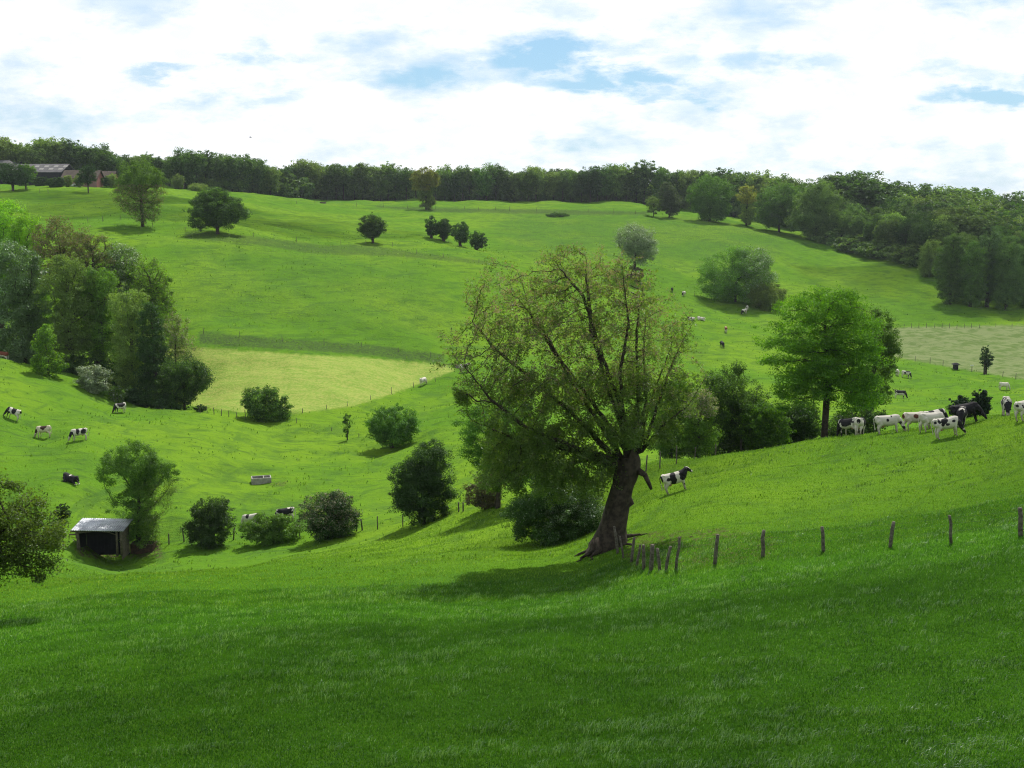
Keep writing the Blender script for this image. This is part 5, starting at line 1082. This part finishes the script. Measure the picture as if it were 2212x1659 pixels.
# ------------------------------------------------------------------ grass (nobody could count it)
gr = np.random.RandomState(31)
def grassmat(name, c1, c2, gloss=.06, trans=.45):
    m = leafmat(name, c1, c2, trans, gloss); return m
GM = [grassmat('grass_blade', (.034, .116, .009), (.080, .188, .016), .03), grassmat('grass_blade_pale', (.10, .21, .05), (.20, .32, .13), .08)]
GM2 = [grassmat('pasture_blade', (.052, .145, .014), (.110, .215, .024), .02), grassmat('pasture_blade_pale', (.11, .21, .04), (.19, .29, .08), .04)]
def fbm(x, y, L, seed):
    rs = np.random.RandomState(seed); s = 0
    for o_ in range(3):
        for k in range(6):
            a = rs.rand() * 6.28; f = 6.28 / (L / 2 ** o_) * (.7 + .6 * rs.rand()); s = s + np.sin(f * (math.cos(a) * x + math.sin(a) * y) + rs.rand() * 6.28 + .8 * np.sin(f * .6 * (math.sin(a) * x - math.cos(a) * y))) / 1.8 ** o_
    return s / 4.
def blades(n, y0, y1, hgt, wid, pale_bias, seed, px_only=None, ymap=1.4):
    rs = np.random.RandomState(seed)
    u = rs.rand(n); y = (y0 ** (2 - ymap) + u * (y1 ** (2 - ymap) - y0 ** (2 - ymap))) ** (1 / (2 - ymap)) if ymap != 2 else y0 * (y1 / y0) ** u
    x = (rs.rand(n) * 2 - 1) * .53 * y
    tus = fbm(x * .6, y, 1.5, 5) + .6 * fbm(x * .8, y, .55, 6); big = fbm(x * .5, y, 8., 7)
    tall = np.clip((tus + .6 * big - .38) * 2.2, 0, 1)
    z = ground(x[:0], y[:0]) if n == 0 else None
    return x, y, tall, rs
def grid_ground(x, y):
    # bilinear lookup in the terrain grid (fast)
    a = x / np.maximum(y, 30.)
    j = np.interp(a, aa, np.arange(nc)); i = np.interp(y, yy_, np.arange(nr)); i0 = np.clip(i.astype(int), 0, nr - 2); j0 = np.clip(j.astype(int), 0, nc - 2); fi = i - i0; fj = j - j0
    return (ZZg[i0, j0] * (1 - fi) * (1 - fj) + ZZg[i0 + 1, j0] * fi * (1 - fj) + ZZg[i0, j0 + 1] * (1 - fi) * fj + ZZg[i0 + 1, j0 + 1] * fi * fj)
yy_ = yy
def inhay(x, y):
    px, py = to_px(x, y, grid_ground(x, y))
    return inpoly(px, py, [(300, 745), (430, 751), (600, 763), (760, 771), (985, 790), (930, 820), (850, 850), (760, 878), (640, 892), (440, 880)]) | inpoly(px, py, [(1880, 705), (2500, 700), (2500, 850), (2211, 820), (1880, 762)])
def make_grass(name, n, y0, y1, h0, w0, seed, ymap=1.5, tallk=1.0, wind=.25, patch=None, growth=0., pale_k=.45, mats=None):
    x, y, tall, rs = blades(n, y0, y1, h0, w0, 0, seed, ymap=ymap)
    if patch is not None:
        k = patch(x, y, tall, rs); x, y, tall = x[k], y[k], tall[k]; n = len(x)
    z = grid_ground(x, y) - .01
    sc = (y / y0) ** growth
    h = h0 * (.55 + .9 * rs.rand(n)) * (1 + tallk * tall) * sc; w = w0 * (.7 + .6 * rs.rand(n)) * sc
    ph = rs.rand(n) * 6.28; dx = np.cos(ph); dy = np.sin(ph)                       # blade width direction
    lx = rs.randn(n) * .35 + wind * (.4 + tall); ly = rs.randn(n) * .35 - .1      # lean
    b0 = np.stack([x - dx * w / 2, y - dy * w / 2, z], 1); b1 = np.stack([x + dx * w / 2, y + dy * w / 2, z], 1)
    mx = x + lx * h * .28; my = y + ly * h * .28; mz = z + h * .62
    m0 = np.stack([mx - dx * w * .4, my - dy * w * .4, mz], 1); m1_ = np.stack([mx + dx * w * .4, my + dy * w * .4, mz], 1)
    tp = np.stack([x + lx * h * .85, y + ly * h * .85, z + h * (.98 - .25 * np.minimum(1, np.abs(lx)))], 1)
    V = np.stack([b0, b1, m1_, m0, tp], 1).reshape(-1, 3); i5 = np.arange(n) * 5
    loops = np.stack([i5, i5 + 1, i5 + 2, i5 + 3, i5 + 3, i5 + 2, i5 + 4], 1).ravel(); starts = np.stack([np.arange(n) * 7, np.arange(n) * 7 + 4], 1).ravel()
    pale = (rs.rand(n) < .05 + pale_k * tall ** 1.5).astype(np.int32)
    me = mesh_np(name, V, loops=loops, starts=starts, mats=mats or GM, midx=np.repeat(pale, 2), smooth=False)
    return tag(link(name, me), 'grass of the pasture', 'grass', kind='stuff')
make_grass('near_grass', 520000, 17.5, 50, .068, .014, 1, ymap=1.2, growth=.3)
make_grass('field_grass', 230000, 44, 82, .075, .022, 4, ymap=1.1, growth=.3, tallk=.5, pale_k=.2, mats=GM2)
# coarser tufts over the farther fields, gathered in patches
make_grass('tussock_grass', 110000, 55, 330, .09, .07, 2, ymap=1.6, growth=.55, tallk=.8, pale_k=.15, mats=GM2,
           patch=lambda x, y, tall, rs: (rs.rand(len(x)) < .006 + tall ** 2 * .9) & ~inhay(x, y))

# ------------------------------------------------------------------ the air between here and the far wood
hz = bpy.data.materials.new('haze'); hz.use_nodes = True; nt = hz.node_tree; nt.nodes.clear()
pv = nt.nodes.new('ShaderNodeVolumePrincipled'); pv.inputs['Color'].default_value = (.80, .88, 1., 1); pv.inputs['Density'].default_value = .00008; pv.inputs['Anisotropy'].default_value = .3
nt.links.new(pv.outputs[0], nt.nodes.new('ShaderNodeOutputMaterial').inputs['Volume'])
b = MB(); zlo = float(ZZg.min()) - 1; b.box(-2500, 2500, -80, 1100, zlo, float(CAMZ + 60)); tag(b.build('haze', hz), kind='stuff')
